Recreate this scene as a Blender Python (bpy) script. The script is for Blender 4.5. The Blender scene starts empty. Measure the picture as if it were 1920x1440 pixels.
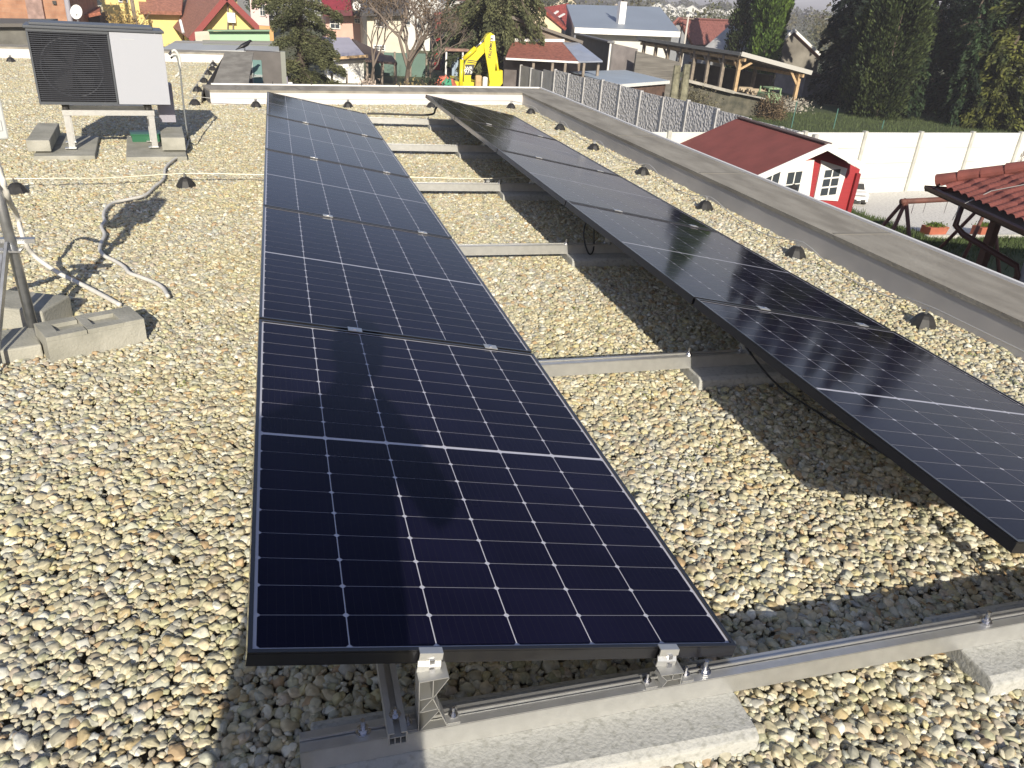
import bpy, bmesh, math, random
import numpy as np
from mathutils import Vector, Matrix, Euler
random.seed(7); RNG = np.random.default_rng(7)
SC = bpy.context.scene; COL = SC.collection
rad = math.radians

# ---------------------------------------------------------------- camera
RM = Matrix(((0.9621008, 0.0602741, -0.2659493), (-0.2643244, 0.4458973, -0.8551656), (0.0670417, 0.8930524, 0.4449301)))
CP = Vector((0.12346, -1.18227, 1.52956)); FPX = 1460.535
cam = bpy.data.objects.new('camera', bpy.data.cameras.new('camera')); COL.objects.link(cam)
m4 = RM.to_4x4(); m4.translation = CP; cam.matrix_world = m4
cam.data.sensor_width = 36; cam.data.lens = 36 * FPX / 1920
cam.data.clip_start = 0.02; cam.data.clip_end = 9000
SC.camera = cam

def ray(u, v):
    return (RM @ Vector(((u - 960) / FPX, -(v - 720) / FPX, -1))).normalized()
def at(u, v, val, ax=1):            # a point of the place on the plane y=val (ax 1) or z=val (ax 2)
    d = ray(u, v); t = (val - CP[ax]) / d[ax]; return CP + d * t

# ---------------------------------------------------------------- world, sun, exposure
SUN = ray(665, 645)                  # direction the sunlight travels
SEL = math.asin(-SUN.z); SAZ = math.atan2(-SUN.x, -SUN.y)
w = bpy.data.worlds.new("World"); SC.world = w; w.use_nodes = True
nt = w.node_tree; bg = nt.nodes['Background']; sk = nt.nodes.new('ShaderNodeTexSky')
sk.sky_type = 'NISHITA'; sk.sun_disc = False; sk.sun_elevation = SEL; sk.sun_rotation = SAZ
sk.dust_density = 0.6; sk.air_density = 1.0; sk.ozone_density = 2.0
wbn = nt.nodes.new('ShaderNodeVectorMath'); wbn.operation = 'MULTIPLY'; wbn.inputs[1].default_value = (1.08, .97, 1.04); nt.links.new(sk.outputs[0], wbn.inputs[0]); nt.links.new(wbn.outputs[0], bg.inputs[0]); bg.inputs[1].default_value = 0.078
sl = bpy.data.lights.new('sun', 'SUN'); sl.energy = 5.0; sl.angle = rad(0.5); sl.color = (1, 0.92, 0.77)
so = bpy.data.objects.new('sun', sl); COL.objects.link(so)
so.rotation_euler = SUN.to_track_quat('-Z', 'Y').to_euler(); so.location = (-2, -20, 12)
SC.view_settings.view_transform = 'Standard'; SC.view_settings.look = 'None'; SC.view_settings.gamma = 1
SC.view_settings.exposure = 0.62
SC.render.engine = 'CYCLES'

# ---------------------------------------------------------------- materials
MATS = {}
def mat(name, col, rough=0.7, metal=0.0, var=0.0, vscale=8.0, col2=None, bump=0.0, bscale=60.0, coat=0.0, coatr=0.05, spec=0.5, stretch=None, trans=0.0, island=0.0, detail=4.0, fac=(0.35, 0.65)):
    if name in MATS: return MATS[name]
    m = bpy.data.materials.new(name); m.use_nodes = True; n = m.node_tree.nodes; l = m.node_tree.links
    b = n['Principled BSDF']; b.inputs['Base Color'].default_value = (*col, 1)
    b.inputs['Roughness'].default_value = rough; b.inputs['Metallic'].default_value = metal
    b.inputs['Coat Weight'].default_value = coat; b.inputs['Coat Roughness'].default_value = coatr
    b.inputs['Specular IOR Level'].default_value = spec
    if trans: b.inputs['Transmission Weight'].default_value = trans
    tc = n.new('ShaderNodeTexCoord'); src = tc.outputs['Object']
    if stretch:
        mp = n.new('ShaderNodeMapping'); mp.inputs['Scale'].default_value = stretch; l.new(src, mp.inputs[0]); src = mp.outputs[0]
    last = None
    if var or col2:
        c2 = col2 or tuple(max(0, c * (1 - var)) for c in col); c1 = col if col2 else tuple(c * (1 + var * .6) for c in col)
        nz = n.new('ShaderNodeTexNoise'); nz.inputs['Scale'].default_value = vscale; nz.inputs['Detail'].default_value = detail; l.new(src, nz.inputs['Vector'])
        rp = n.new('ShaderNodeValToRGB'); rp.color_ramp.elements[0].position = fac[0]; rp.color_ramp.elements[1].position = fac[1]
        rp.color_ramp.elements[0].color = (*c2, 1); rp.color_ramp.elements[1].color = (*c1, 1)
        l.new(nz.outputs['Fac'], rp.inputs[0]); last = rp.outputs[0]
    if island:
        g = n.new('ShaderNodeNewGeometry'); mr = n.new('ShaderNodeMapRange'); mr.inputs[3].default_value = 1 - island; mr.inputs[4].default_value = 1 + island
        l.new(g.outputs['Random Per Island'], mr.inputs[0]); mx = n.new('ShaderNodeVectorMath'); mx.operation = 'SCALE'
        if last: l.new(last, mx.inputs[0])
        else: mx.inputs[0].default_value = col
        l.new(mr.outputs[0], mx.inputs['Scale']); last = mx.outputs[0]
    if last: l.new(last, b.inputs['Base Color'])
    if bump:
        nb = n.new('ShaderNodeTexNoise'); nb.inputs['Scale'].default_value = bscale; nb.inputs['Detail'].default_value = 5; l.new(src, nb.inputs['Vector'])
        bp = n.new('ShaderNodeBump'); bp.inputs['Strength'].default_value = bump; bp.inputs['Distance'].default_value = 0.02
        l.new(nb.outputs['Fac'], bp.inputs['Height']); l.new(bp.outputs[0], b.inputs['Normal'])
    MATS[name] = m; return m

M_ALU = mat('aluminium', (0.60, 0.60, 0.58), 0.38, 0.75, 0.06, 30, bump=0.05, bscale=200)
M_ALUD = mat('aluminium_dull', (0.50, 0.50, 0.48), 0.5, 0.6, 0.12, 20)
M_STEEL = mat('galvanised_steel', (0.42, 0.43, 0.44), 0.35, 0.8, 0.2, 25)
M_BOLT = mat('zinc_bolt', (0.62, 0.62, 0.64), 0.25, 1.0)
M_CONC = mat('concrete', (0.38, 0.37, 0.32), 0.9, 0, 0, 7, (0.27, 0.265, 0.225), 0.25, 90, detail=8)
M_CONCL = mat('concrete_rough', (0.43, 0.43, 0.40), 0.95, 0, 0, 55, (0.30, 0.30, 0.27), 0.22, 120, detail=12, fac=(0.3, 0.5))
M_CAP = mat('weathered_cap', (0.34, 0.315, 0.265), 0.95, 0, 0, 3, (0.225, 0.205, 0.17), 0.25, 40, stretch=(2.2, 0.6, 1), detail=12)
M_MEMB = mat('white_membrane', (0.62, 0.60, 0.58), 0.6, 0, 0, 2, (0.57, 0.545, 0.525), 0.5, 2.2, stretch=(1, 1, 0.6))
M_MEMB_SHADE = mat('shaded_white_membrane', (0.47, 0.45, 0.43), 0.6, 0, 0, 2.5, (0.35, 0.34, 0.335), 0.3, 3, stretch=(1, .6, 0.6))  # white membrane again, greyed to paint in the right parapet's shade
M_TRIM = mat('white_trim', (0.75, 0.74, 0.72), 0.5)
M_WHITE = mat('white_paint', (0.78, 0.77, 0.74), 0.55, 0, 0.05, 3)
M_BLACKF = mat('black_frame', (0.006, 0.006, 0.008), 0.4, 0, coat=.7, coatr=.12)
M_RUBBER = mat('black_plastic', (0.025, 0.024, 0.023), 0.5, 0, 0.3, 30)
M_ASPH = mat('roof_bed', (0.28, 0.26, 0.20), 0.9)
M_HOSE = mat('grey_hose', (0.64, 0.62, 0.57), 0.6, 0, 0.1, 20)
M_WIRE = mat('lightning_wire', (0.62, 0.60, 0.55), 0.45, 0.5)
M_GLASS = mat('window_glass', (0.05, 0.06, 0.07), 0.08, 0, coat=0.6)
M_SKIN = mat('skin', (0.50, 0.30, 0.22), 0.6); M_COAT = mat('dark_jacket', (0.03, 0.035, 0.05), 0.8); M_JEANS = mat('jeans', (0.06, 0.08, 0.14), 0.85)

# ---------------------------------------------------------------- mesh helpers
SPLIT = {'coping_joint', 'trim_hook', 'bolt', 'foot', 'post', 'pillar', 'pipe', 'ridge_tile', 'stabiliser', 'log'}
class MB:
    def __init__(s): s.v = []; s.f = []
    def add(s, vs, fs):
        o = len(s.v); s.v += [tuple(p) for p in vs]; s.f += [tuple(i + o for i in f) for f in fs]; return s
    def box(s, c, d, rot=None):
        x, y, z = (q / 2 for q in d); c = Vector(c)
        vs = [Vector((a, b, e)) for e in (-z, z) for a, b in ((-x, -y), (x, -y), (x, y), (-x, y))]
        if rot is not None:
            R = rot if isinstance(rot, Matrix) else Matrix.Rotation(rot, 3, 'Z'); vs = [R @ q for q in vs]
        return s.add([c + q for q in vs], [(3, 2, 1, 0), (4, 5, 6, 7), (0, 1, 5, 4), (1, 2, 6, 5), (2, 3, 7, 6), (3, 0, 4, 7)])
    def beam(s, a, b, w, h=None, up=(0, 0, 1)):
        a, b = Vector(a), Vector(b); h = h or w; d = b - a; L = d.length; d.normalize()
        u = Vector(up); sx = d.cross(u)
        if sx.length < 1e-4: sx = d.cross(Vector((0, 1, 0)))
        sx.normalize(); uz = sx.cross(d); R = Matrix((sx, d, uz)).transposed()
        return s.box((a + b) / 2, (w, L, h), R)
    def prism(s, poly, depth):      # polygon (3d points) pushed along the vector depth
        n = len(poly); d = Vector(depth); p = [Vector(q) for q in poly]
        return s.add(p + [q + d for q in p], [tuple(range(n))[::-1], tuple(range(n, 2 * n))] + [(i, (i + 1) % n, n + (i + 1) % n, n + i) for i in range(n)])
    def tube(s, path, r, n=8, caps=True):
        path = [Vector(p) for p in path]; rs = r if isinstance(r, (list, tuple)) else [r] * len(path); o = len(s.v); N = len(path)
        ref = Vector((0, 0, 1))
        for i, p in enumerate(path):
            d = (path[min(i + 1, N - 1)] - path[max(i - 1, 0)]).normalized()
            a = d.cross(ref if abs(d.dot(ref)) < .95 else Vector((1, 0, 0))).normalized(); b = d.cross(a)
            for k in range(n):
                t = 2 * math.pi * k / n; s.v.append(tuple(p + (a * math.cos(t) + b * math.sin(t)) * rs[i]))
        for i in range(N - 1):
            for k in range(n): s.f.append((o + i * n + k, o + i * n + (k + 1) % n, o + (i + 1) * n + (k + 1) % n, o + (i + 1) * n + k))
        if caps: s.f.append(tuple(o + k for k in range(n))[::-1]); s.f.append(tuple(o + (N - 1) * n + k for k in range(n)))
        return s
    def lathe(s, c, prof, n=16):     # prof: (r, z) pairs
        c = Vector(c); return s.tube([c + Vector((0, 0, z)) for r, z in prof], [max(r, .0004) for r, z in prof], n)
    def islands(s):
        par = list(range(len(s.v)))
        def find(i):
            while par[i] != i: par[i] = par[par[i]]; i = par[i]
            return i
        for f in s.f:
            for i in f[1:]: par[find(i)] = find(f[0])
        g = {}
        for f in s.f: g.setdefault(find(f[0]), []).append(f)
        out = []
        for fs in g.values():
            idx = sorted({i for f in fs for i in f}); mp = {k: j for j, k in enumerate(idx)}; q = MB(); q.v = [s.v[i] for i in idx]; q.f = [tuple(mp[i] for i in f) for f in fs]; out.append(q)
        return out
    def build(s, name, m, parent=None, smooth=False, bevel=0, loc=None):
        if parent is not None and name in SPLIT:
            o = None
            for q in s.islands(): o = q.build1(name, m, parent, smooth, bevel, loc)
            return o
        return s.build1(name, m, parent, smooth, bevel, loc)
    def build1(s, name, m, parent=None, smooth=False, bevel=0, loc=None):
        me = bpy.data.meshes.new(name); me.from_pydata(s.v, [], s.f); me.update()
        bm = bmesh.new(); bm.from_mesh(me); bmesh.ops.recalc_face_normals(bm, faces=bm.faces); bm.to_mesh(me); bm.free()
        o = bpy.data.objects.new(name, me); me.materials.append(m); COL.objects.link(o)
        if smooth: me.shade_smooth()
        if bevel:
            bv = o.modifiers.new('bevel', 'BEVEL'); bv.width = bevel; bv.segments = 2; bv.limit_method = 'ANGLE'
        if parent: o.parent = parent
        if loc: o.location = loc
        return o
def tag(o, label=None, cat=None, group=None, kind=None):
    if label: o['label'] = label
    if cat: o['category'] = cat
    if group: o['group'] = group
    if kind: o['kind'] = kind
    return o
def thing(name, label, cat, loc=(0, 0, 0), rz=0, group=None):
    o = bpy.data.objects.new(name, None); COL.objects.link(o); o.location = loc; o.rotation_euler = (0, 0, rz); o.empty_display_size = .1
    return tag(o, label, cat, group)
def setbase(root):       # parts were built in world space: put the empty at its base and keep the parts in place
    pass
def copy_tree(o, parent=None):
    c = o.copy(); COL.objects.link(c); c.parent = parent
    for ch in [x for x in bpy.data.objects if x.parent == o]: copy_tree(ch, c)
    return c
def text_mesh(txt, size, m, parent, mw, name='lettering', bold=0.0, align='CENTER'):
    cu = bpy.data.curves.new('t', 'FONT'); cu.body = txt; cu.size = size; cu.extrude = 0.002; cu.offset = bold; cu.align_x = align; cu.align_y = 'CENTER'
    t = bpy.data.objects.new('t', cu); COL.objects.link(t); bpy.context.view_layer.update()
    me = bpy.data.meshes.new_from_object(t.evaluated_get(bpy.context.evaluated_depsgraph_get())); bpy.data.objects.remove(t)
    me.materials.clear(); me.materials.append(m); o = bpy.data.objects.new(name, me); COL.objects.link(o); o.parent = parent; o.matrix_local = mw; return o
ORD = ['nearest', 'second', 'third', 'fourth', 'fifth', 'sixth', 'seventh', 'eighth', 'ninth', 'tenth', 'eleventh', 'twelfth']
GZ = -3.9

# ---------------------------------------------------------------- own flat roof
PIN, POUT, PZ = 3.83, 4.37, 0.18
FA = Vector((-0.735, 10.2, 0)); FB = Vector((3.83, 11.3, 0)); fd = (FB - FA).normalized(); fn = Vector((-fd.y, fd.x, 0))
own_house = thing('flat_roof_house', 'own flat roofed house with gravel roof, low white lined parapet and grey coping', 'house', (0, 4, GZ))
house_inv = Matrix.Translation((0, -4, -GZ))
def hb(mb, name, m, **k):
    mb.v = [tuple(Vector(p) - Vector((0, 4, GZ))) for p in mb.v]; return mb.build(name, m, own_house, **k)
WL = Vector((-0.83, 15.9, 0))                       # far corner of the left wing
wfd = Vector((1, .26, 0)).normalized()
WX0 = Vector((-9, 15.9 - 8.17 * .26, 0))
deck = [(-9, -4, -.05), (POUT - .05, -4, -.05), (POUT - .05, 11.7, -.05), tuple(FA + fn * .1 + Vector((0, 0, -.05))), (WL.x + .1, WL.y + .3, -.05), (-9, WX0.y + .3, -.05)]
b = MB(); b.prism(deck, (0, 0, -.1)); hb(b, 'roof_deck', M_ASPH)
b = MB(); b.prism([(x * .995 if i else x, y, GZ) for i, (x, y, z) in enumerate(deck)], (0, 0, -GZ - .16)); hb(b, 'wall', mat('grey_plaster', (0.16, 0.16, 0.165), .85, 0, .1, 3))
# coping: one mesh, inner faces: another
cop = MB(); top = PZ
cop.prism([(PIN - .012, -4, top - .03), (PIN - .012, 11.3, top - .03), (POUT - .04, 12.05, top - .03), (POUT - .04, -4, top - .03)], (0, 0, .03))
a0 = FA + Vector((0, 0, top - .03)) - fn * .012
cop.prism([a0 - fd * .0, FB + Vector((-.014, -.003, top - .03)), Vector((POUT - .055, 12.04, top - .03)), FA + fn * .55 + fd * .0 + Vector((0, 0, top - .03))], (0, 0, .0296))
cop.prism([(FA.x + .012, FA.y - .012, top - .03), (-.27, FA.y + .12, top - .03), (-.31, WL.y + .6, top - .03), (WL.x, WL.y, top - .03)], (0, 0, .0292))
cop.prism([(WL.x + .001, WL.y - .012, top - .03), (WL.x + .5, WL.y + .6, top - .03), (-9, WX0.y + .6, top - .03), (-9, WX0.y, top - .03)], (0, 0, .0288))
hb(cop, 'coping', M_CAP)
def wrinkled(a, bb, z0, z1, amp=.012, n=90, lean=0.05, into=None):
    a, bb = Vector(a), Vector(bb); d = bb - a; L = d.length; d.normalize(); nn = into
    rows = 7; vs = []; fs = []
    ph = [random.uniform(0, 6) for _ in range(6)]
    for j in range(rows + 1):
        t = j / rows
        for i in range(n + 1):
            s_ = L * i / n
            q = sum(math.sin(s_ * fr + ph[k] + t * 2.2 * (1 if k % 2 else -1.5)) * am for k, (fr, am) in enumerate(((3.1, .5), (7.3, .35), (12.7, .25), (21, .2), (1.3, .6), (31, .08))))
            off = .004 + lean * (1 - t) ** 3 + amp * (q * .5 + 1.0) * (0.12 + math.sin(t * 3.14))
            p = a + d * s_ + nn * off; vs.append((p.x, p.y, z0 + (z1 - z0) * t))
    for j in range(rows):
        for i in range(n): k = j * (n + 1) + i; fs.append((k, k + 1, k + n + 2, k + n + 1))
    return vs, fs
m = MB(); m.add(*wrinkled((PIN, -4, 0), (PIN, 11.28, 0), -.04, top - .031, .0025, 200, .02, Vector((-1, 0, 0)))); hb(m, 'parapet_lining', M_MEMB_SHADE, smooth=True)
m = MB(); m.add(*wrinkled(FA, FB, -.04, top - .031, .010, 160, .03, -fn)); hb(m, 'parapet_lining', M_MEMB, smooth=True)
m = MB(); m.add(*wrinkled((WL.x, FA.y, 0), WL, -.04, top - .031, .006, 100, .03, Vector((-1, 0, 0)))); m.add(*wrinkled(WX0, WL, -.04, top - .031, .01, 120, .03, Vector((.25, -1, 0)).normalized())); hb(m, 'parapet_lining', M_MEMB, smooth=True)
core = MB(); core.prism([(PIN + .004, -4, -.06), (PIN + .004, 11.32, -.06), (POUT - .07, 11.95, -.06), (POUT - .07, -4, -.06)], (0, 0, top - .032 + .06))
core.prism([FA + fn * .006 + Vector((0, 0, -.061)), FB + fn * .006 + Vector((-.01, 0, -.061)), Vector((POUT - .3, 11.98, -.061)), FA + fn * .5 + Vector((0, 0, -.061))], (0, 0, top - .033 + .061))
core.prism([(FA.x + .02, FA.y + .03, -.062), (-.31, FA.y + .16, -.062), (-.36, WL.y + .5, -.062), (WL.x + .006, WL.y, -.062)], (0, 0, top - .034 + .062))
core.prism([(WL.x, WL.y + .006, -.063), (WL.x + .4, WL.y + .55, -.063), (-9, WX0.y + .5, -.063), (-9, WX0.y + .006, -.063)], (0, 0, top - .035 + .063)); hb(core, 'parapet', mat('grey_plaster', (0, 0, 0)))
tr = MB(); z = top + .012
tr.beam((POUT - .025, -4, z - .02), (POUT - .025, 12.07, z - .02), .03, .05)
e0 = FA + fn * .57 + fd * .12; e1 = Vector((POUT - .03, 12.08, 0)); tr.beam(e0 + Vector((0, 0, z - .012)), e1 + Vector((0, 0, z - .012)), .03, .034)
hb(tr, 'edge_trim', M_TRIM)
sm = MB()
for yy in (-.6, 1.42, 3.40, 5.41, 7.43, 9.40): sm.box(((PIN + POUT) / 2 - .02, yy, top + .0012), (POUT - PIN - .06, .035, .003))
for q in (1.2, 3.2): p_ = FA + fd * q + fn * .27; sm.box((p_.x, p_.y, top + .0012), (.035, .50, .003), math.atan2(fd.y, fd.x))
hb(sm, 'coping_joint', mat('joint_grey', (.21, .195, .165), .8))
ck = MB()
for q in (.95, 1.5, 2.25, 2.85): p_ = FA + fn * .575 + fd * q; ck.box((p_.x, p_.y, top + .03), (.012, .02, .035))
hb(ck, 'trim_hook', M_RUBBER)
# courtyard wall with a glass door behind the far parapet
dx0 = at(463, 120, 17.9).x; dx1 = at(527, 120, 17.9).x; dwd = dx1 - dx0; dtop = at(495, 97, 17.9).z - GZ
dw = thing('courtyard_wing', 'dark grey wing wall with narrow green glass door beyond the far parapet', 'building', (dx0, 17.9, GZ))
b = MB(); b.box((dwd / 2, .14, dtop / 2), (dwd, .25, dtop)); b.build('wall', mat('dark_plaster', (.13, .12, .115), .9, 0, .15, 3), dw)
g0_ = at(472, 112, 17.9); g1_x = at(490, 112, 17.9).x; b = MB(); b.box(((g0_.x + g1_x) / 2 - dx0, 0, (g0_.z - GZ) / 2), (g1_x - g0_.x, .05, g0_.z - GZ)); fr = b.build('door', mat('green_glass', (.16, .26, .25), .15, 0, coat=.5), dw)
b = MB(); b.box(((g0_.x + g1_x) / 2 - dx0, -.03, g0_.z - GZ - .32), (g1_x - g0_.x, .03, .05)); b.box((g0_.x - dx0, -.03, (g0_.z - GZ) / 2), (.03, .03, g0_.z - GZ)); b.build('frame', mat('door_frame', (.3, .33, .32), .5), fr)
b = MB(); b.box((dwd + .05, .1, dtop / 2), (.10, .2, dtop + .04)); b.build('pillar', mat('plaster_green_grey', (.24, .25, .22), .8), dw)

# gravel
def gravel_nodes():
    ng = bpy.data.node_groups.new('gravel', 'GeometryNodeTree')
    ng.interface.new_socket('Geometry', in_out='INPUT', socket_type='NodeSocketGeometry'); ng.interface.new_socket('Geometry', in_out='OUTPUT', socket_type='NodeSocketGeometry')
    N = ng.nodes; L = ng.links; gi = N.new('NodeGroupInput'); go = N.new('NodeGroupOutput')
    var = N.new('GeometryNodeJoinGeometry')
    for k in range(9):
        ic = N.new('GeometryNodeMeshIcoSphere'); ic.inputs['Subdivisions'].default_value = 3; ic.inputs['Radius'].default_value = 1
        sp = N.new('GeometryNodeSetPosition'); pos = N.new('GeometryNodeInputPosition')
        nz = N.new('ShaderNodeTexNoise'); nz.inputs['Scale'].default_value = .75 + .05 * k; nz.inputs['Detail'].default_value = 1.0
        ad = N.new('ShaderNodeVectorMath'); ad.inputs[1].default_value = (k * 7.3, k * 3.1, k * 5.7); L.new(pos.outputs[0], ad.inputs[0]); L.new(ad.outputs[0], nz.inputs['Vector'])
        sb = N.new('ShaderNodeVectorMath'); sb.operation = 'SUBTRACT'; sb.inputs[1].default_value = (.5, .5, .5); L.new(nz.outputs['Color'], sb.inputs[0])
        mu = N.new('ShaderNodeVectorMath'); mu.operation = 'SCALE'; mu.inputs['Scale'].default_value = 1.0; L.new(sb.outputs[0], mu.inputs[0])
        L.new(ic.outputs[0], sp.inputs['Geometry']); L.new(mu.outputs[0], sp.inputs['Offset'])
        tf = N.new('GeometryNodeTransform'); sx = (1.0, .72 + .05 * (k % 4), .48 + .045 * ((k * 3) % 5)); tf.inputs['Scale'].default_value = tuple(.0121 * q for q in sx)
        L.new(sp.outputs[0], tf.inputs['Geometry']); sh = N.new('GeometryNodeSetShadeSmooth'); L.new(tf.outputs[0], sh.inputs[0])
        sm = N.new('GeometryNodeSetMaterial'); sm.inputs['Material'].default_value = PEB; L.new(sh.outputs[0], sm.inputs[0])
        g2 = N.new('GeometryNodeGeometryToInstance'); L.new(sm.outputs[0], g2.inputs[0]); L.new(g2.outputs[0], var.inputs[0])
    jo = N.new('GeometryNodeJoinGeometry')
    for lay, (dz, dmin, dens, seed) in enumerate(((-.006, .0128, 6400, 3), (-.0090, .0132, 6000, 11))):
        dp = N.new('GeometryNodeDistributePointsOnFaces'); dp.distribute_method = 'POISSON'
        dp.inputs['Distance Min'].default_value = dmin; dp.inputs['Density Max'].default_value = dens; dp.inputs['Seed'].default_value = seed; L.new(gi.outputs[0], dp.inputs['Mesh'])
        of = N.new('FunctionNodeRandomValue'); of.data_type = 'FLOAT_VECTOR'; of.inputs[0].default_value = (0, 0, dz - .005); of.inputs[1].default_value = (0, 0, dz + .006); of.inputs['Seed'].default_value = seed
        sp = N.new('GeometryNodeSetPosition'); L.new(dp.outputs[0], sp.inputs['Geometry']); L.new(of.outputs[0], sp.inputs['Offset'])
        rt = N.new('FunctionNodeRandomValue'); rt.data_type = 'FLOAT_VECTOR'; rt.inputs[0].default_value = (-.7, -.7, 0); rt.inputs[1].default_value = (.7, .7, 6.283); rt.inputs['Seed'].default_value = seed + 1
        sc = N.new('FunctionNodeRandomValue'); sc.data_type = 'FLOAT'; sc.inputs[2].default_value = 0; sc.inputs[3].default_value = 1; sc.inputs['Seed'].default_value = seed + 2
        pw = N.new('ShaderNodeMath'); pw.operation = 'POWER'; pw.inputs[1].default_value = 3.0; L.new(sc.outputs[1], pw.inputs[0])
        ma = N.new('ShaderNodeMath'); ma.operation = 'MULTIPLY_ADD'; ma.inputs[1].default_value = 1.15; ma.inputs[2].default_value = .75; L.new(pw.outputs[0], ma.inputs[0])
        ip = N.new('GeometryNodeInstanceOnPoints'); ip.inputs['Pick Instance'].default_value = True
        ix = N.new('FunctionNodeRandomValue'); ix.data_type = 'INT'; ix.inputs[4].default_value = 0; ix.inputs[5].default_value = 8; ix.inputs['Seed'].default_value = seed + 5
        L.new(sp.outputs[0], ip.inputs['Points']); L.new(var.outputs[0], ip.inputs['Instance']); L.new(ix.outputs[2], ip.inputs['Instance Index']); L.new(rt.outputs[0], ip.inputs['Rotation']); L.new(ma.outputs[0], ip.inputs['Scale'])
        L.new(ip.outputs[0], jo.inputs[0])
    L.new(jo.outputs[0], go.inputs[0]); return ng
PEB = bpy.data.materials.new('pebble'); PEB.use_nodes = True
n = PEB.node_tree.nodes; l = PEB.node_tree.links; pb = n['Principled BSDF']; pb.inputs['Roughness'].default_value = .62
oi = n.new('ShaderNodeObjectInfo'); rp = n.new('ShaderNodeValToRGB'); rp.color_ramp.interpolation = 'CONSTANT'
cols = [(0.52, 0.47, 0.35), (0.41, 0.37, 0.26), (0.49, 0.46, 0.37), (0.37, 0.34, 0.26), (0.43, 0.41, 0.29), (0.60, 0.57, 0.48), (0.40, 0.32, 0.19), (0.46, 0.39, 0.31), (0.32, 0.31, 0.26), (0.49, 0.44, 0.27), (0.56, 0.49, 0.37), (0.30, 0.26, 0.20), (0.43, 0.43, 0.37), (0.49, 0.44, 0.32), (0.40, 0.29, 0.18), (0.64, 0.62, 0.55), (0.38, 0.37, 0.25), (0.47, 0.41, 0.29), (0.38, 0.37, 0.34), (0.53, 0.48, 0.36), (0.45, 0.41, 0.31), (0.48, 0.45, 0.34), (0.40, 0.38, 0.28)]
el = rp.color_ramp.elements
for i, c in enumerate(cols):
    e = el[i] if i < 2 else el.new(i / len(cols))
    e.position = i / len(cols); e.color = (*c, 1)
l.new(oi.outputs['Random'], rp.inputs[0])
tc = n.new('ShaderNodeTexCoord'); nz = n.new('ShaderNodeTexNoise'); nz.inputs['Scale'].default_value = 90; nz.inputs['Detail'].default_value = 6
l.new(tc.outputs['Object'], nz.inputs['Vector'])
mr = n.new('ShaderNodeMapRange'); mr.inputs[1].default_value = .3; mr.inputs[2].default_value = .7; mr.inputs[3].default_value = .75; mr.inputs[4].default_value = 1.2; l.new(nz.outputs['Fac'], mr.inputs[0])
# slow patches over the roof: greener, more yellow, greyer
geo = n.new('ShaderNodeNewGeometry'); n2 = n.new('ShaderNodeTexNoise'); n2.inputs['Scale'].default_value = 1.6; n2.inputs['Detail'].default_value = 3; l.new(geo.outputs['Position'], n2.inputs['Vector'])
r2 = n.new('ShaderNodeValToRGB'); r2.color_ramp.elements[0].position = .35; r2.color_ramp.elements[1].position = .65
r2.color_ramp.elements[0].color = (1.07, 1.06, .93, 1); r2.color_ramp.elements[1].color = (1.0, 1.02, 1.02, 1); l.new(n2.outputs['Fac'], r2.inputs[0])
v1 = n.new('ShaderNodeVectorMath'); v1.operation = 'SCALE'; l.new(rp.outputs[0], v1.inputs[0]); l.new(mr.outputs[0], v1.inputs['Scale'])
v2 = n.new('ShaderNodeVectorMath'); v2.operation = 'MULTIPLY'; l.new(v1.outputs[0], v2.inputs[0]); l.new(r2.outputs[0], v2.inputs[1]); l.new(v2.outputs[0], pb.inputs['Base Color'])
nb = n.new('ShaderNodeBump'); nb.inputs['Strength'].default_value = .25; nb.inputs['Distance'].default_value = .003; l.new(nz.outputs['Fac'], nb.inputs['Height']); l.new(nb.outputs[0], pb.inputs['Normal'])
gm = MB(); gm.add([(-2.4, -1.2, 0), (PIN - .02, -1.2, 0), (PIN - .02, 11.25, 0), (FA.x, FA.y - .02, 0), (WL.x - .02, WL.y - .02, 0), (-5.2, 14.75, 0)], [(0, 1, 2, 3, 4, 5)])
gravel = gm.build('gravel', PEB); tag(gravel, 'rounded beige river gravel covering the flat roof', 'gravel', kind='stuff')
gmod = gravel.modifiers.new('pebbles', 'NODES'); gmod.node_group = gravel_nodes()

# ---------------------------------------------------------------- solar panels
AL = 0.1827; PW, PL, PITCH, FH = 1.134, 1.722, 1.7426, .035
M_CELL = bpy.data.materials.new('solar_cell'); M_CELL.use_nodes = True
n = M_CELL.node_tree.nodes; l = M_CELL.node_tree.links; pb = n['Principled BSDF']
pb.inputs['Roughness'].default_value = .35; pb.inputs['Coat Weight'].default_value = 1.0; pb.inputs['Coat Roughness'].default_value = .07; pb.inputs['Coat IOR'].default_value = 1.19; pb.inputs['Specular IOR Level'].default_value = .0
tc = n.new('ShaderNodeTexCoord'); sx = n.new('ShaderNodeSeparateXYZ'); l.new(tc.outputs['Object'], sx.inputs[0])
mm = n.new('ShaderNodeMath'); mm.operation = 'MODULO'; l.new(sx.outputs[0], mm.inputs[0]); mm.inputs[1].default_value = .0183
lt = n.new('ShaderNodeMath'); lt.operation = 'LESS_THAN'; l.new(mm.outputs[0], lt.inputs[0]); lt.inputs[1].default_value = .0011
nz = n.new('ShaderNodeTexNoise'); nz.inputs['Scale'].default_value = 2.2; nz.inputs['Detail'].default_value = 6; l.new(tc.outputs['Object'], nz.inputs['Vector'])
rp = n.new('ShaderNodeValToRGB'); rp.color_ramp.elements[0].color = (.0040, .0036, .0140, 1); rp.color_ramp.elements[1].color = (.0085, .0078, .0260, 1); rp.color_ramp.elements[0].position = .3; rp.color_ramp.elements[1].position = .7; l.new(nz.outputs['Fac'], rp.inputs[0])
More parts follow.
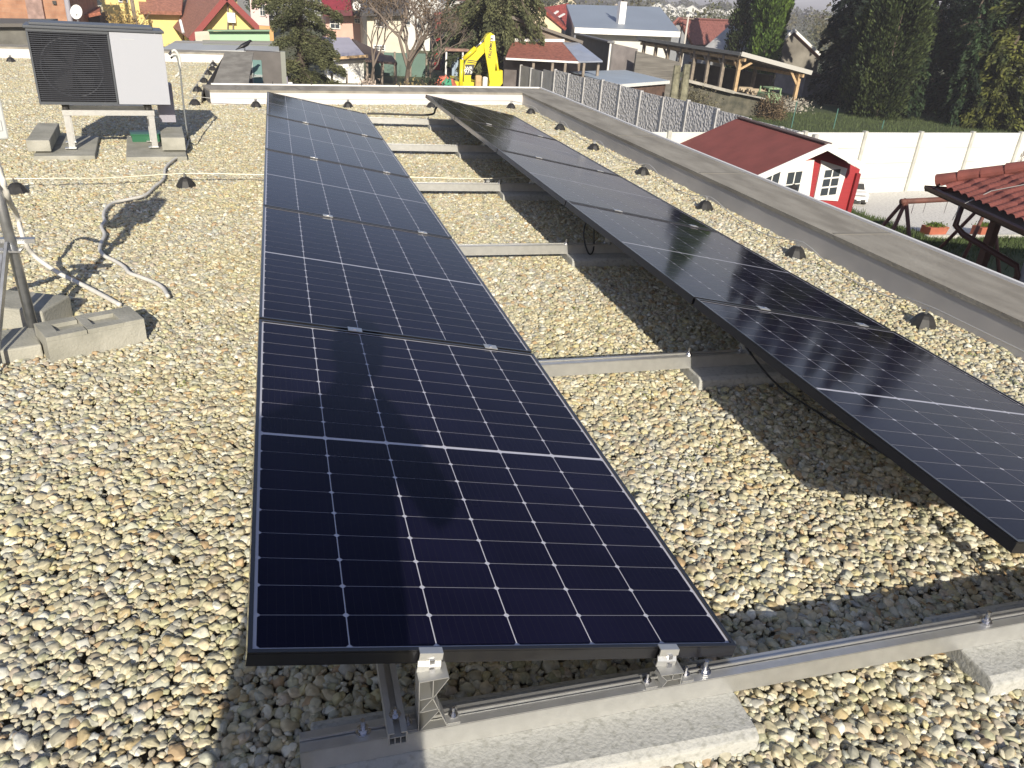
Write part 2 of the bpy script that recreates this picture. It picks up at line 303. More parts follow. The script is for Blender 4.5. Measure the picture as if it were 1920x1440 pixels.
cr_ = n.new('ShaderNodeMapRange'); cr_.inputs[1].default_value = .35; cr_.inputs[2].default_value = .75; cr_.inputs[3].default_value = .05; cr_.inputs[4].default_value = .15; l.new(nz.outputs['Fac'], cr_.inputs[0]); l.new(cr_.outputs[0], pb.inputs['Coat Roughness'])
mx = n.new('ShaderNodeMixRGB'); l.new(lt.outputs[0], mx.inputs[0]); l.new(rp.outputs[0], mx.inputs[1]); mx.inputs[2].default_value = (.015, .0145, .024, 1); l.new(mx.outputs[0], pb.inputs['Base Color'])
M_BACK = mat('panel_backsheet', (.52, .52, .58), .5, coat=.5, coatr=.09, spec=.1)
def panel_proto():
    root = thing('solar_panel', '', 'solar panel')
    b = MB(); t = .0095
    for (x0, x1, y0, y1) in ((0, PW, 0, t), (0, PW, PL - t, PL), (0, t, t, PL - t), (PW - t, PW, t, PL - t)):
        b.box(((x0 + x1) / 2, (y0 + y1) / 2, -.001), (x1 - x0, y1 - y0, .004))
    for (x0, x1, y0, y1) in ((0, PW, 0, .002), (0, PW, PL - .002, PL), (0, .002, .002, PL - .002), (PW - .002, PW, .002, PL - .002)):
        b.box(((x0 + x1) / 2, (y0 + y1) / 2, -.0195), (x1 - x0, y1 - y0, FH - .004))
    for (x0, x1, y0, y1) in ((.002, PW - .002, .002, .03), (.002, PW - .002, PL - .03, PL - .002), (.002, .03, .03, PL - .03), (PW - .03, PW - .002, .03, PL - .03)):
        b.box(((x0 + x1) / 2, (y0 + y1) / 2, -FH + .003), (x1 - x0, y1 - y0, .002))
    b.build('frame', M_BLACKF, root)
    b = MB(); b.box((PW / 2, PL / 2, -.006), (PW - 2 * t, PL - 2 * t, .003)); b.build('backsheet', M_BACK, root)
    b = MB(); mgx, mgy, g, mid = .0170, .0170, .0027, .013
    gy = .0014; cw = (PW - 2 * mgx - 5 * g) / 6; chh = (PL - 2 * mgy - mid - 16 * gy) / 18; zc = -.0040; ch = .0062
    for i in range(6):
        for j in range(18):
            x0 = mgx + i * (cw + g); y0 = mgy + j * (chh + gy) + (mid - gy if j >= 9 else 0); x1 = x0 + cw; y1 = y0 + chh
            b.add([(x0 + ch, y0, zc), (x1 - ch, y0, zc), (x1, y0 + ch, zc), (x1, y1 - ch, zc), (x1 - ch, y1, zc), (x0 + ch, y1, zc), (x0, y1 - ch, zc), (x0, y0 + ch, zc)], [tuple(range(8))])
    b.build('cells', M_CELL, root)
    b = MB()
    b.box((.55, .86, -.02), (.10, .08, .014))
    b.build('junction_box', M_RUBBER, root)
    return root
proto = panel_proto()
ROW = [(0.0, 0.0, .36, 'left'), (1.8275, -.0415, .40, 'right')]
endn = ['nearest', 'second nearest', 'middle', 'second farthest', 'farthest']
for r, (x0, y0, z0, side) in enumerate(ROW):
    for k in range(5):
        o = proto if (r == 0 and k == 0) else copy_tree(proto)
        o.location = (x0, y0 + k * PITCH + .01, z0); o.rotation_euler = (0, AL, 0)
        o['label'] = f'black framed solar panel, {endn[k]} of the five in the {side} row'; o['group'] = 'solar panels in two tilted rows'
ca, sa = math.cos(AL), math.sin(AL)
def ptz(r, u): x0, y0, z0, _ = ROW[r]; return x0 + u * ca, z0 - u * sa       # x and top z at width u
# base rails, brackets, clamps
for k in range(6):
    y = -.035 + k * PITCH + (0 if k else 0); yc = y + .025
    t = thing('mounting_rail', f'silver aluminium cross rail carrying both panel rows, {ORD[k]} from the camera', 'mounting rail', (.084, yc, .05), 0, 'cross rails under the solar panels')
    L = 3.02; b = MB()
    H_ = .06; b.box((L / 2, 0, .002), (L, .05, .004)); b.box((L / 2, -.0235, H_ / 2 + .001), (L, .003, H_ - .006)); b.box((L / 2, .0235, H_ / 2 + .001), (L, .003, H_ - .006))
    b.box((L / 2, -.0145, H_ - .0015), (L, .021, .003)); b.box((L / 2, .0145, H_ - .0015), (L, .021, .003)); b.box((L / 2, 0, H_ - .006), (L, .012, .002)); b.box((L / 2, .0058, H_ + .001), (L, .0035, .0065))
    b.build('rail', M_ALU, t)
    ox, oz = .084, .05
    for r in (0, 1):
        for which, u in (('tall_bracket', .366), ('short_bracket', .94)):
            px_, pz_ = ptz(r, u); zt = pz_ - FH / ca - oz - .003; b = MB(); x = px_ - ox; h = zt - .06; th = .0018
            W_ = .031; dy = -.017 if k == 0 else 0
            yb0, yb1 = (-.024, .022) if k == 0 else (-.045, .045)
            def web(p, q): b.prism([Vector((p[0], yb0, p[1])), Vector((q[0], yb0, q[1])), Vector((q[0] + .0, yb0, q[1])) + Vector((th * (1 if abs(q[1] - p[1]) > .01 else 0), 0, th if abs(q[1] - p[1]) <= .01 else 0)), Vector((p[0], yb0, p[1])) + Vector((th * (1 if abs(q[1] - p[1]) > .01 else 0), 0, th if abs(q[1] - p[1]) <= .01 else 0))], (0, yb1 - yb0, 0))
            z0_ = .0605; z1_ = z0_ + h - .004
            if which == 'tall_bracket':
                zm = z0_ + h * .36; zk = z0_ + h * .62
                web((x - W_, z0_), (x - W_, z1_)); web((x + W_, z0_), (x - .002, zk)); web((x - .002, zk), (x + W_, z1_)); web((x - W_, zm), (x + .012, zm + .004)); web((x - W_ + .004, z0_), (x + .014, zm)); web((x - W_, zm), (x - .002, zk))
                web((x - W_, zk), (x, zk + .002)); web((x - .002, zk), (x - .002, z1_)); web((x - W_, z1_), (x + W_, z1_ + .002))
            else:
                zm = z0_ + h * .42
                web((x - .022, z0_), (x - .012, zm)); web((x + .024, z0_), (x + .024, z1_)); web((x - .012, zm), (x + .024, zm)); web((x - .012, zm), (x - .03, z1_)); web((x - .03, z1_), (x + .03, z1_ - .004)); web((x, zm), (x, z1_))
            b.box((x, (yb0 + yb1) / 2, .0418), (.11, yb1 - yb0, .0024)) if which == 'x' else None
            for sx_ in (-1, 1): b.box((x + sx_ * .047, (yb0 + yb1) / 2, .0618), (.03, min(.04, yb1 - yb0), .0022))
            br = b.build(which, mat('bracket_alloy', (.40, .40, .385), .5, .55), t)
            c = MB()
            for sx_ in (-1, 1): c.lathe((x + sx_ * .05, 0, .063), [(.011, 0), (.011, .002), (.0065, .002), (.0065, .008), (.0035, .008), (.0035, .022)], 8)
            c.build('bolt', M_BOLT, br)
            # clamp that grips the panel frames
            cz = pz_ - oz; R = Matrix.Rotation(AL, 3, 'Y'); c = MB()
            if k in (0, 5):
                sgn = -1 if k == 0 else 1; ye = (-.0 if k == 0 else .0) + (ROW[r][1] + (0.01 if k == 0 else 4 * PITCH + PL + .01)) - yc
                zig = [(-.001, .0035), (.006, .0035), (.011, .0035), (.011, .0), (.013, -.011), (.009, -.019), (.014, -.029), (.0135, -.042), (.0105, -.042), (.011, -.029), (.006, -.019), (.0095, -.011), (.0072, -.0003), (.0072, .001), (-.001, .001)]
                zig = [(-.007, .0035), (.011, .0035), (.014, -.011), (.0095, -.019), (.016, -.028), (.016, -.044), (.0125, -.044), (.0125, -.029), (.0065, -.019), (.0105, -.011), (.0082, .0008), (-.007, .0008)]
                c.prism([Vector((x, 0, cz)) + R @ Vector((-.025, 0, q[1])) + Vector((0, ye + sgn * (q[0] + .0015), 0)) for q in zig], R @ Vector((.05, 0, 0)))
                cl = c.build('end_clamp', M_ALU, t)
                c = MB(); c.beam((x, ye + sgn * .012, cz - .014), (x, ye + sgn * .021, cz - .014), .011); c.beam((x, ye + sgn * .012, cz - .036), (x, ye + sgn * .024, cz - .036), .012); c.build('bolt', M_BOLT, cl)
            else:
                ye = ROW[r][1] + k * PITCH - yc - .0003
                c.prism([Vector((x, ye - .019, cz)) + R @ Vector((-.028, 0, .0018)), Vector((x, ye + .019, cz)) + R @ Vector((-.028, 0, .0018)), Vector((x, ye + .019, cz)) + R @ Vector((.028, 0, .0018)), Vector((x, ye - .019, cz)) + R @ Vector((.028, 0, .0018))], R @ Vector((0, 0, .003)))
                c.box((x, ye, cz - .017), (.05, .012, .035), R); cl = c.build('mid_clamp', M_ALU, t)
                c = MB(); c.beam((x, ye, cz + .003), (x, ye, cz + .008), .012); c.build('bolt', M_BOLT, cl)
    # fixing bolts into the blocks
    for xx in (.215 - ox, 1.025 - ox, 1.87 - ox, 2.62 - ox):
        c = MB(); c.lathe((xx, 0, .061), [(.0165, 0), (.0165, .0025), (.0105, .003), (.0105, .011), (.0055, .011), (.0055, .033)], 10); c.build('anchor_bolt', M_BOLT, t, smooth=False)
# long rails along the rows
for r, xx in ((0, .282),):
    t = thing('longitudinal_rail', f'long aluminium profile running under the raised edge of the {"left" if r == 0 else "right"} panel row', 'mounting rail', (xx, -.06, .1125), 0, 'long profiles under the panel rows')
    b = MB(); L = 8.8
    for (cx_, cz_, w_, h_) in ((-.0185, .018, .003, .036), (.0185, .018, .003, .036), (0, .002, .034, .003), (-.012, .0345, .010, .003), (.012, .0345, .010, .003), (0, .022, .034, .002), (-.006, .012, .002, .018), (.006, .012, .002, .018)): b.box((cx_, L / 2, cz_), (w_, L, h_))
    b.build('profile', M_ALUD, t)
    for k in range(6):
        c = MB(); c.lathe((0, .045 + k * PITCH, .0365), [(.013, 0), (.013, .002), (.008, .002), (.008, .01), (.004, .01), (.004, .02)], 8); c.build('bolt', M_BOLT, t)
# concrete kerb blocks under the rails
def kerb(L, W, H, ch=.03):
    b = MB(); p = [(-W / 2, 0), (W / 2, 0), (W / 2, H - ch * .5), (W / 2 - ch, H), (-W / 2 + ch, H), (-W / 2, H - ch * .5)]
    return b.prism([(0, y, z) for y, z in p], (L, 0, 0))
sp = {0: 'left', 1: 'right'}
for k in range(6):
    for r, x0 in ((0, .106), (1, 1.79 + (.08 if k else 0))):
        y = -.025 + k * PITCH + random.uniform(-.01, .01) * (k > 0); rz = random.uniform(-.015, .015)
        b = kerb(1.0, .25, .11, .022); o = b.build('concrete_block', M_CONCL, None, bevel=.006)
        o.location = (x0, y, -.0605); o.rotation_euler.z = rz
        tag(o, f'pale concrete kerb block under the {ORD[k]} cross rail, below the {sp[r]} panel row', 'concrete block', 'kerb blocks weighing down the rails')
    # dark cable bits under the right row
def cable(name, pts, r, m, label, cat, n=8, sub=6, group=None):
    P_ = [Vector(p) for p in pts]; out = []
    for i in range(len(P_) - 1):
        p0, p1, p2, p3 = P_[max(i - 1, 0)], P_[i], P_[i + 1], P_[min(i + 2, len(P_) - 1)]
        for j in range(sub):
            t = j / sub; out.append(.5 * ((2 * p1) + (p2 - p0) * t + (2 * p0 - 5 * p1 + 4 * p2 - p3) * t * t + (3 * p1 - p0 - 3 * p2 + p3) * t ** 3))
    out.append(P_[-1]); o = MB().tube(out, r, n).build(name, m, None, smooth=True); return tag(o, label, cat, group)
cable('cable', [(2.15, 1.72, .14), (2.2, 1.5, .05), (2.28, 1.3, .012), (2.35, .9, .010)], .0045, M_RUBBER, 'thin black cable hanging from the right row onto shaded gravel', 'cable')
cable('cable', [(2.04, 3.55, .30), (1.98, 3.47, .18), (2.0, 3.40, .07), (2.05, 3.44, .08), (2.07, 3.53, .22)], .005, M_RUBBER, 'looped black cable hanging beside the third cross rail', 'cable')
cable('cable', [(2.02, 8.75, .30), (1.98, 8.82, .22), (1.9, 8.86, .14), (1.3, 8.87, .135), (1.15, 8.87, .13)], .012, M_RUBBER, 'thick black cable running along the farthest cross rail', 'cable')

# ---------------------------------------------------------------- wire holders and lightning wire
def holder_proto():
    o = MB().lathe((0, 0, 0), [(.085, 0), (.083, .008), (.070, .03), (.055, .055), (.04, .072), (.022, .082), (.020, .082)], 9).build('wire_holder', M_RUBBER, None)
    r = thing('wire_holder', '', 'wire holder'); o.name = 'cone_foot'; o.parent = r
    b = MB(); b.box((0, 0, .092), (.012, .035, .022)); b.box((0, .012, .105), (.012, .008, .02)); b.box((0, -.012, .105), (.012, .008, .02)); b.build('clip', M_STEEL, r)
    return r
hp_ = holder_proto(); HOLD = []
right = [(3.60, 2.17), (3.62, 3.47), (3.60, 4.80), (3.63, 6.18), (3.60, 7.50), (3.66, 8.92), (3.68, 10.33)]
far = [(3.52, 10.85), (2.25, 10.62), (1.04, 10.35), (-.17, 10.08)]
wing = [(-.92, 10.10), (-.99, 11.44), (-.98, 12.57), (-1.0, 13.73), (-.97, 14.45), (-1.0, 15.2)]
for i, (x, y) in enumerate(right): HOLD.append((x, y, f'black cone shaped wire holder along the right parapet, {ORD[i]} from the camera'))
for i, (x, y) in enumerate(far): HOLD.append((x, y, f'black cone shaped wire holder before the far white parapet, {["rightmost", "second from the right", "third from the right", "leftmost"][i]} of four'))
for i, (x, y) in enumerate(wing): HOLD.append((x, y, f'black cone wire holder beside the coping of the left wing, {ORD[i]} from the camera'))
HOLD.append((-4.1, 14.4, 'black cone wire holder against the white parapet left of the heat pump'))
HOLD.append((-1.76, 5.28, 'black cone wire holder on the gravel between mast and heat pump slabs'))
HOLD.append((-.63, 5.52, 'black cone wire holder on the gravel beside the white hose'))
HOLD.append((1.83, 5.45, 'black wire holder in the shade under the right panel row'))
for i, (x, y, lb) in enumerate(HOLD):
    o = hp_ if i == 0 else copy_tree(hp_); o.location = (x, y, -.004); o.rotation_euler.z = random.uniform(0, 3); o['label'] = lb; o['group'] = 'black wire holders on the gravel roof'
    o.scale = (.92, .92, .94)
wr = []
for i in range(len(right) - 1):
    a, c = right[i], right[i + 1]
    for j in range(4): t = j / 4; wr.append((a[0] + (c[0] - a[0]) * t + .05 + .012 * math.sin(i * 5 + j), a[1] + (c[1] - a[1]) * t, (.10 if j == 0 else .035 + .02 * math.cos(t * 6.28))))
cable('lightning_wire', [(3.66, .2, .10)] + wr + [(3.7, 10.33, .105), (3.52, 10.85, .105)], .004, M_WIRE, 'thin grey wire strung along the wire holders by the right parapet', 'wire', 6, 3)
cable('lightning_wire', [(3.52, 10.85, .105), (2.25, 10.62, .105), (1.04, 10.35, .105), (-.17, 10.08, .105), (-.92, 10.1, .105), (-.99, 11.44, .105), (-.98, 12.57, .105), (-1, 13.7, .105), (-1, 15.2, .105)], .004, M_WIRE, 'thin wire strung before the far parapet and along the left wing', 'wire', 6, 3)
cable('lightning_wire', [(-4.2, 4.9, .10), (-1.76, 5.28, .10), (-1.2, 5.4, .085), (-.63, 5.52, .10), (-.1, 5.56, .09), (.7, 5.56, .09), (1.83, 5.45, .10), (2.6, 5.7, .10), (3.62, 6.18, .10)], .0045, mat('new_wire', (.75, .70, .55), .4, .3), 'pale wire crossing the gravel from left to right under both panel rows', 'wire', 6, 4)

# ---------------------------------------------------------------- heat pump on its stand
YAW = rad(10.5)
hp = thing('heat_pump', 'grey outdoor heat pump unit with louvred grille and white front panel on stand', 'heat pump', (-1.345, 6.78, .425), YAW)
HW, HH, HD = 1.045, .60, .42
b = MB(); b.box((0, HD / 2 + .012, HH / 2), (HW, HD, HH)); b.build('casing', mat('anthracite_sheet', (.085, .09, .10), .45, 0, .08, 3), hp, bevel=.006)
b = MB(); b.box((0, HD / 2 - .0, HH + .012), (HW + .03, HD + .05, .022)); b.box((-.02, HD / 2 + .01, HH + .034), (HW - .10, HD - .06, .022)); b.build('top_cover', mat('cover_grey', (.07, .078, .09), .4, 0, .05, 3), hp, bevel=.005)
sx0, sx1 = -HW / 2 + .004, -HW / 2 + .59 * HW
b = MB()
for zz in np.linspace(.035, HH - .03, 34): b.box(((sx0 + sx1) / 2, .0, zz), (sx1 - sx0 - .03, .016, .0070), Matrix.Rotation(-.5, 3, 'X'))
for xx in np.linspace(sx0 + .03, sx1 - .03, 9): b.box((xx, .007, HH / 2), (.004, .004, HH - .05))
g = b.build('grille', mat('slat_grey', (.045, .048, .058), .7, spec=.2), hp)
b = MB(); b.box(((sx0 + sx1) / 2, .0, .012), (sx1 - sx0, .024, .024)); b.box(((sx0 + sx1) / 2, 0, HH - .010), (sx1 - sx0, .024, .020)); b.box((sx0 + .006, 0, HH / 2), (.014, .0242, HH - .046)); b.box((sx1 - .006, 0, HH / 2), (.014, .0242, HH - .046)); b.build('rim', mat('cover_grey', (0, 0, 0)), g)
b = MB(); b.box(((sx0 + sx1) / 2, .0105, HH / 2), (sx1 - sx0 - .02, .002, HH - .03)); b.build('recess', mat('recess_dark', (.012, .012, .014), .8), g)
b = MB(); cx_, cz_ = (sx0 + sx1) / 2 - .01, HH / 2
ring = [(cx_ + .235 * math.cos(a), .006, cz_ + .235 * math.sin(a)) for a in np.linspace(0, 2 * math.pi, 40)]; b.tube(ring, .008, 6, False)
for k in range(5):
    a = k * 1.2566; b.prism([(cx_, .0085, cz_), (cx_ + .20 * math.cos(a), .0085, cz_ + .20 * math.sin(a)), (cx_ + .22 * math.cos(a + .35), .0085, cz_ + .22 * math.sin(a + .35)), (cx_ + .17 * math.cos(a + .8), .0085, cz_ + .17 * math.sin(a + .8))], (0, .001, 0))
b.build('fan', mat('fan_dark', (.034, .036, .043), .4), g)
b = MB(); b.box(((sx1 + HW / 2) / 2 + .002, 0, HH / 2 + .002), (HW / 2 - sx1 - .006, .022, HH - .01)); fp = b.build('front_panel', mat('white_panel', (.37, .385, .425), .4), hp, bevel=.003)
b = MB(); b.box((sx1 + .155, -.012, HH - .055), (.085, .002, .006)); b.box((sx1 + .10, -.012, HH - .057), (.02, .002, .005)); b.build('badge', mat('badge_grey', (.45, .47, .48), .3), fp)
b = MB(); b.box((.46, -.004, HH + .006), (.012, .012, .03)); b.build('latch', M_WHITE, hp)
b = MB()
for xx in (-.33, .33):
    for yy in (.06, .34): b.lathe((xx, yy, -.045), [(.03, 0), (.028, .02), (.034, .045)], 10)
b.build('foot', M_RUBBER, hp)
b = MB(); b.box((.50, .36, -.02), (.14, .16, .34)); b.build('service_box', mat('casing_grey', (.30, .29, .34), .5), hp)
st = thing('pump_stand', 'bare aluminium stand with beam and four legs below the heat pump', 'stand', (-1.345, 6.82, .05), YAW)
b = MB(); b.beam((-.37, 0, .305), (.37, 0, .305), .05, .045); b.beam((-.37, .30, .305), (.37, .30, .305), .05, .045); b.beam((-.34, .025, .31), (-.34, .275, .31), .04, .03); b.beam((.34, .025, .31), (.34, .275, .31), .04, .03); b.build('beam', M_ALU, st)
for xx in (-.34, .34):
    for yy in (0, .30): b = MB(); b.box((xx, yy, .141), (.05, .035, .282)); b.box((xx - .012, yy, .002), (.09, .07, .005)); b.build('leg', M_ALU, st)
for (x, y, sx_, sy_, z, h, lb, nm) in ((-1.755, 6.96, .47, 1.0, 0, .05, 'grey concrete paving slab under the left legs of the pump stand', 'paving_slab'), (-1.02, 6.98, .50, 1.0, 0, .05, 'grey concrete paving slab under the right legs of the pump stand', 'paving_slab'),
        (-1.955, 7.02, .18, .92, .05, .095, 'long concrete block on the left slab beside the pump stand', 'concrete_block'), (-.875, 7.08, .20, .72, .05, .115, 'taller concrete block on the right slab beside the pump stand', 'concrete_block')):
    b = MB(); b.box((0, 0, h / 2), (sx_, sy_, h)); o = b.build(nm, M_CONC, None, bevel=.006, loc=(x, y, z + (.001 if z else -.012))); o.rotation_euler.z = YAW * (.75 if nm == 'paving_slab' else .7); tag(o, lb, 'concrete block' if nm != 'paving_slab' else 'paving slab')
b = MB(); b.box((0, 0, .05), (.34, .22, .10)); b.box((0, 0, .104), (.36, .24, .012)); o = b.build('drip_tray', mat('green_plastic', (.02, .12, .06), .4), None, loc=(-1.1, 7.32, 0)); o.rotation_euler.z = YAW; tag(o, 'green plastic tray on the gravel behind the pump stand', 'tray')
# hoses
def corr(path_px, z=.02): return [tuple(at(u, v, z, 2)) for u, v in path_px]
hz_ = corr([(352, 262), (350, 275), (341, 290), (325, 300), (310, 315), (307, 335), (290, 350), (272, 366), (240, 374), (213, 380), (198, 392), (194, 405), (196, 415), (190, 425), (196, 440), (190, 455), (187, 468), (196, 480), (215, 489), (232, 500), (243, 512), (262, 519), (290, 530), (306, 541), (315, 556)], .026)
cable('cable', [(-.82, 7.2, .80), (-.77, 7.2, .82), (-.75, 7.18, .70), (-.74, 7.05, .42), (-.72, 6.9, .18), tuple(at(352, 262, .03, 2))], .008, mat('cable_grey', (.16, .17, .17), .6), 'thin grey cable hanging down the right side of the heat pump', 'cable')
cable('hose', [(-.83, 7.2, .83), (-.78, 7.2, .87), (-.745, 7.2, .80), (-.76, 7.2, .68), (-.80, 7.2, .64)], .012, M_HOSE, 'short white hose loop on the right side of the heat pump', 'hose')
cable('hose', hz_, .0112, M_HOSE, 'thin pale corrugated hose winding over the gravel from the heat pump', 'hose', 8, 5)
cable('hose', [(-.99, 2.46, .93), (-1.0, 2.50, .80), (-1.0, 2.54, .62), tuple(at(30, 400, .38, 2)), tuple(at(45, 450, .24, 2)), tuple(at(65, 480, .14, 2)), tuple(at(110, 512, .06, 2)), tuple(at(150, 532, .03, 2)), tuple(at(185, 550, .02, 2)), tuple(at(225, 572, .015, 2))], .012, M_HOSE, 'thicker pale hose dropping from the white box to the hollow concrete block', 'hose', 10, 8)
# mast, box and ballast at the left edge
ms = thing('antenna_mast', 'galvanised steel tube mast with struts standing at the left edge', 'mast', (-1.0, 2.50, 0))
b = MB(); b.tube([(0, 0, -.02), (-.02, 0, .6), (-.03, 0, 1.25)], .0215, 14); b.build('pole', M_STEEL, ms, smooth=True)
b = MB(); b.beam((-.02, -.03, .45), (-.06, -.40, .0), .035, .012, up=(1, 0, 0)); b.beam((-.055, -.03, .43), (-.095, -.40, .0), .010, .035, up=(1, 0, 0)); b.build('strut', M_STEEL, ms)
b = MB(); b.beam((-.03, .02, .44), (-.55, .25, .02), .035, .035); b.build('strut', M_STEEL, ms)
b = MB(); b.beam((-.15, .0, .455), (.07, .03, .445), .03, .02); b.beam((-.07, -.03, .42), (.03, -.03, .42), .05, .008); b.build('bracket', M_STEEL, ms)
b = MB(); b.tube([(-.02, -.05, .42), (-.02, .06, .42)], .008, 8); b.tube([(-.045, -.05, .39), (-.045, .06, .39)], .006, 8); b.build('bolt', M_BOLT, ms)
bx = thing('white_box', 'white weatherproof box mounted high on the steel mast at the left edge', 'box', (-1.0, 2.44, .885), .62)
b = MB(); b.box((-.07, 0, .14), (.27, .10, .28)); b.build('case', mat('grey_white_plastic', (.62, .64, .62), .45), bx, bevel=.008)
b = MB(); b.box((-.07, -.0525, .14), (.20, .004, .22)); b.build('cover', M_WHITE, bx, bevel=.001)
b = MB(); b.box((.02, -.0523, .055), (.05, .003, .04)); b.build('latch', mat('grey_white_plastic', (0, 0, 0)), bx)
def block(cx_, cy_, rz, L, W, H, label, m=M_CONC, slots=False, z=-.012):
    b = MB()
    if not slots: b.box((0, 0, H / 2), (L, W, H))
    else:
        b.box((0, 0, (H - .02) / 2), (L, W, H - .02)); yy = W / 2; 
        for (x0, x1) in ((-L / 2, -L * .36), (-L * .09, L * .0), (L * .28, L / 2)): b.box(((x0 + x1) / 2, 0, H - .0099), (x1 - x0, W - .001, .0198))
        for s_ in (-1, 1): b.box((-L * .23, s_ * W * .36, H - .01), (L * .259, W * .27, .0196)); b.box((L * .14, s_ * W * .36, H - .01), (L * .279, W * .27, .0196))
    o = b.build('concrete_block', m, None, bevel=.001 if slots else .008, loc=(cx_, cy_, z)); o.rotation_euler.z = rz; return tag(o, label, 'concrete block')
block(-.745, 2.40, rad(27), .40, .19, .125, 'grey hollow concrete block with two slots beside the mast foot', slots=True)
block(-1.12, 2.72, rad(-20), .40, .22, .12, 'grey concrete block half shaded behind the mast')
block(-1.16, 2.33, rad(20), .42, .24, .07, 'low concrete slab under the struts of the mast')

# ---------------------------------------------------------------- crow
cr = thing('crow', 'black crow standing on the coping of the left roof wing', 'bird', (-.47, 16.55, PZ), rad(25)); cr.scale = (.72, .72, .72)
def skin(name, pts, edges, rads, m, parent, sub=2):
    me = bpy.data.meshes.new(name); me.from_pydata(pts, edges, []); o = bpy.data.objects.new(name, me); COL.objects.link(o); o.parent = parent
    s_ = o.modifiers.new('skin', 'SKIN'); s_.use_smooth_shade = True
    for v_, r_ in zip(me.skin_vertices[0].data, rads): v_.radius = r_ if isinstance(r_, tuple) else (r_, r_)
    me.skin_vertices[0].data[0].use_root = True
    o.modifiers.new('s', 'SUBSURF').levels = sub; o.modifiers['s'].render_levels = sub; me.materials.append(m); return o
M_CROW = mat('crow_black', (.012, .012, .014), .45, coat=.2)
skin('body', [(0, 0, .16), (.08, 0, .20), (.14, 0, .25), (.17, 0, .275), (.235, 0, .262), (-.09, 0, .12), (-.19, 0, .07), (-.27, 0, .035)], [(0, 1), (1, 2), (2, 3), (3, 4), (0, 5), (5, 6), (6, 7)], [(.07, .065), (.062, .06), (.04, .04), (.042, .04), (.008, .010), (.055, .05), (.035, .02), (.03, .008)], M_CROW, cr)
for s_ in (-1, 1): b = MB(); b.tube([(.0, s_ * .03, .12), (-.01, s_ * .03, .06), (.005, s_ * .03, .005)], .007, 6); b.tube([(-.03, s_ * .03, .006), (.045, s_ * .03, .006)], .005, 6); b.build('leg', M_CROW, cr)
# ---------------------------------------------------------------- person taking the photograph (stands behind the camera, casts the shadow)
pr = thing('person', 'person in dark coat photographing, seen only as the shadow on the nearest left panel', 'person', (0, -1.46, 0))
bd = [(0, 0, .92), (0, 0, 1.10), (0, 0, 1.32), (.05, .0, 1.45), (.10, .03, 1.53), (.12, .05, 1.62),
      (-.10, 0, .80), (-.11, .02, .46), (-.11, -.02, .08), (-.12, .12, .03), (.11, 0, .80), (.12, .02, .46), (.12, -.02, .08), (.13, .12, .03),
      (-.17, 0, 1.38), (-.22, .0, 1.12), (-.06, .13, 1.28), (.02, .17, 1.38), (.19, 0, 1.38), (.34, .02, 1.12), (.24, .13, 1.30), (.17, .17, 1.40)]
ed = [(0, 1), (1, 2), (2, 3), (3, 4), (4, 5), (0, 6), (6, 7), (7, 8), (8, 9), (0, 10), (10, 11), (11, 12), (12, 13), (2, 14), (14, 15), (15, 16), (16, 17), (2, 18), (18, 19), (19, 20), (20, 21)]
rd = [(.20, .13), (.19, .12), (.18, .12), (.06, .06), (.055, .055), (.095, .105), (.13, .12), (.10, .09), (.06, .06), (.045, .03), (.13, .12), (.10, .09), (.06, .06), (.045, .03), (.07, .07), (.055, .055), (.035, .035), (.03, .03), (.07, .07), (.055, .055), (.035, .035), (.03, .03)]
skin('body', bd, ed, rd, M_COAT, pr, 1)
b = MB(); b.tube([(0, 0, .52), (0, 0, .75), (0, 0, .95)], [.235, .225, .20], 16); b.build('coat_skirt', M_COAT, pr, smooth=True)
b = MB(); b.lathe((.12, .05, 1.50), [(.05, 0), (.085, .04), (.10, .10), (.10, .16), (.075, .21), (.02, .235)], 12); b.build('hair', mat('dark_hair', (.03, .02, .015), .8), pr, smooth=True)

# ---------------------------------------------------------------- ground and its sheets
def sheet(name, pts, m, z, label=None, kind='structure', cat=None):
    o = MB().add([(x, y, 0) for x, y in pts], [tuple(range(len(pts)))]).build(name, m, None, loc=(0, 0, z)); tag(o, label, cat, None, kind); return o
M_SOIL = mat('garden_ground', (.13, .12, .07), .95, 0, 0, .12, (.075, .095, .04), .3, 3, detail=9)
M_LAWN = mat('lawn_grass', (.060, .085, .024), .95, 0, 0, .9, (.045, .062, .020), .8, 60, detail=10)
M_YARD = mat('pale_gravel', (.66, .64, .60), .95, 0, 0, 14, (.42, .405, .375), .6, 40, detail=10, fac=(.3, .55))
sheet('ground', [(-4000, -200), (4000, -200), (4000, 6000), (-4000, 6000)], M_SOIL, GZ)
sheet('lawn', [(4.2, 8), (60, 8), (60, 16.55), (17.8, 16.6), (17.55, 19.5), (17.2, 21.85), (4.2, 20.0)], M_LAWN, GZ + .01)
sheet('gravel_yard', [(17.8, 16.7), (60, 16.7), (60, 27.9), (17.3, 21.9), (17.6, 19.5)], M_YARD, GZ + .015)
sheet('far_lawn', [(17.4, 22.2), (75, 30.2), (75, 52), (30, 48), (24, 44), (18, 40)], M_LAWN, GZ + .01)
sheet('street', [(-60, 27), (11.5, 27), (11.5, 33), (-60, 33)], mat('asphalt', (.12, .12, .12), .9, 0, .15, 3), GZ + .012)
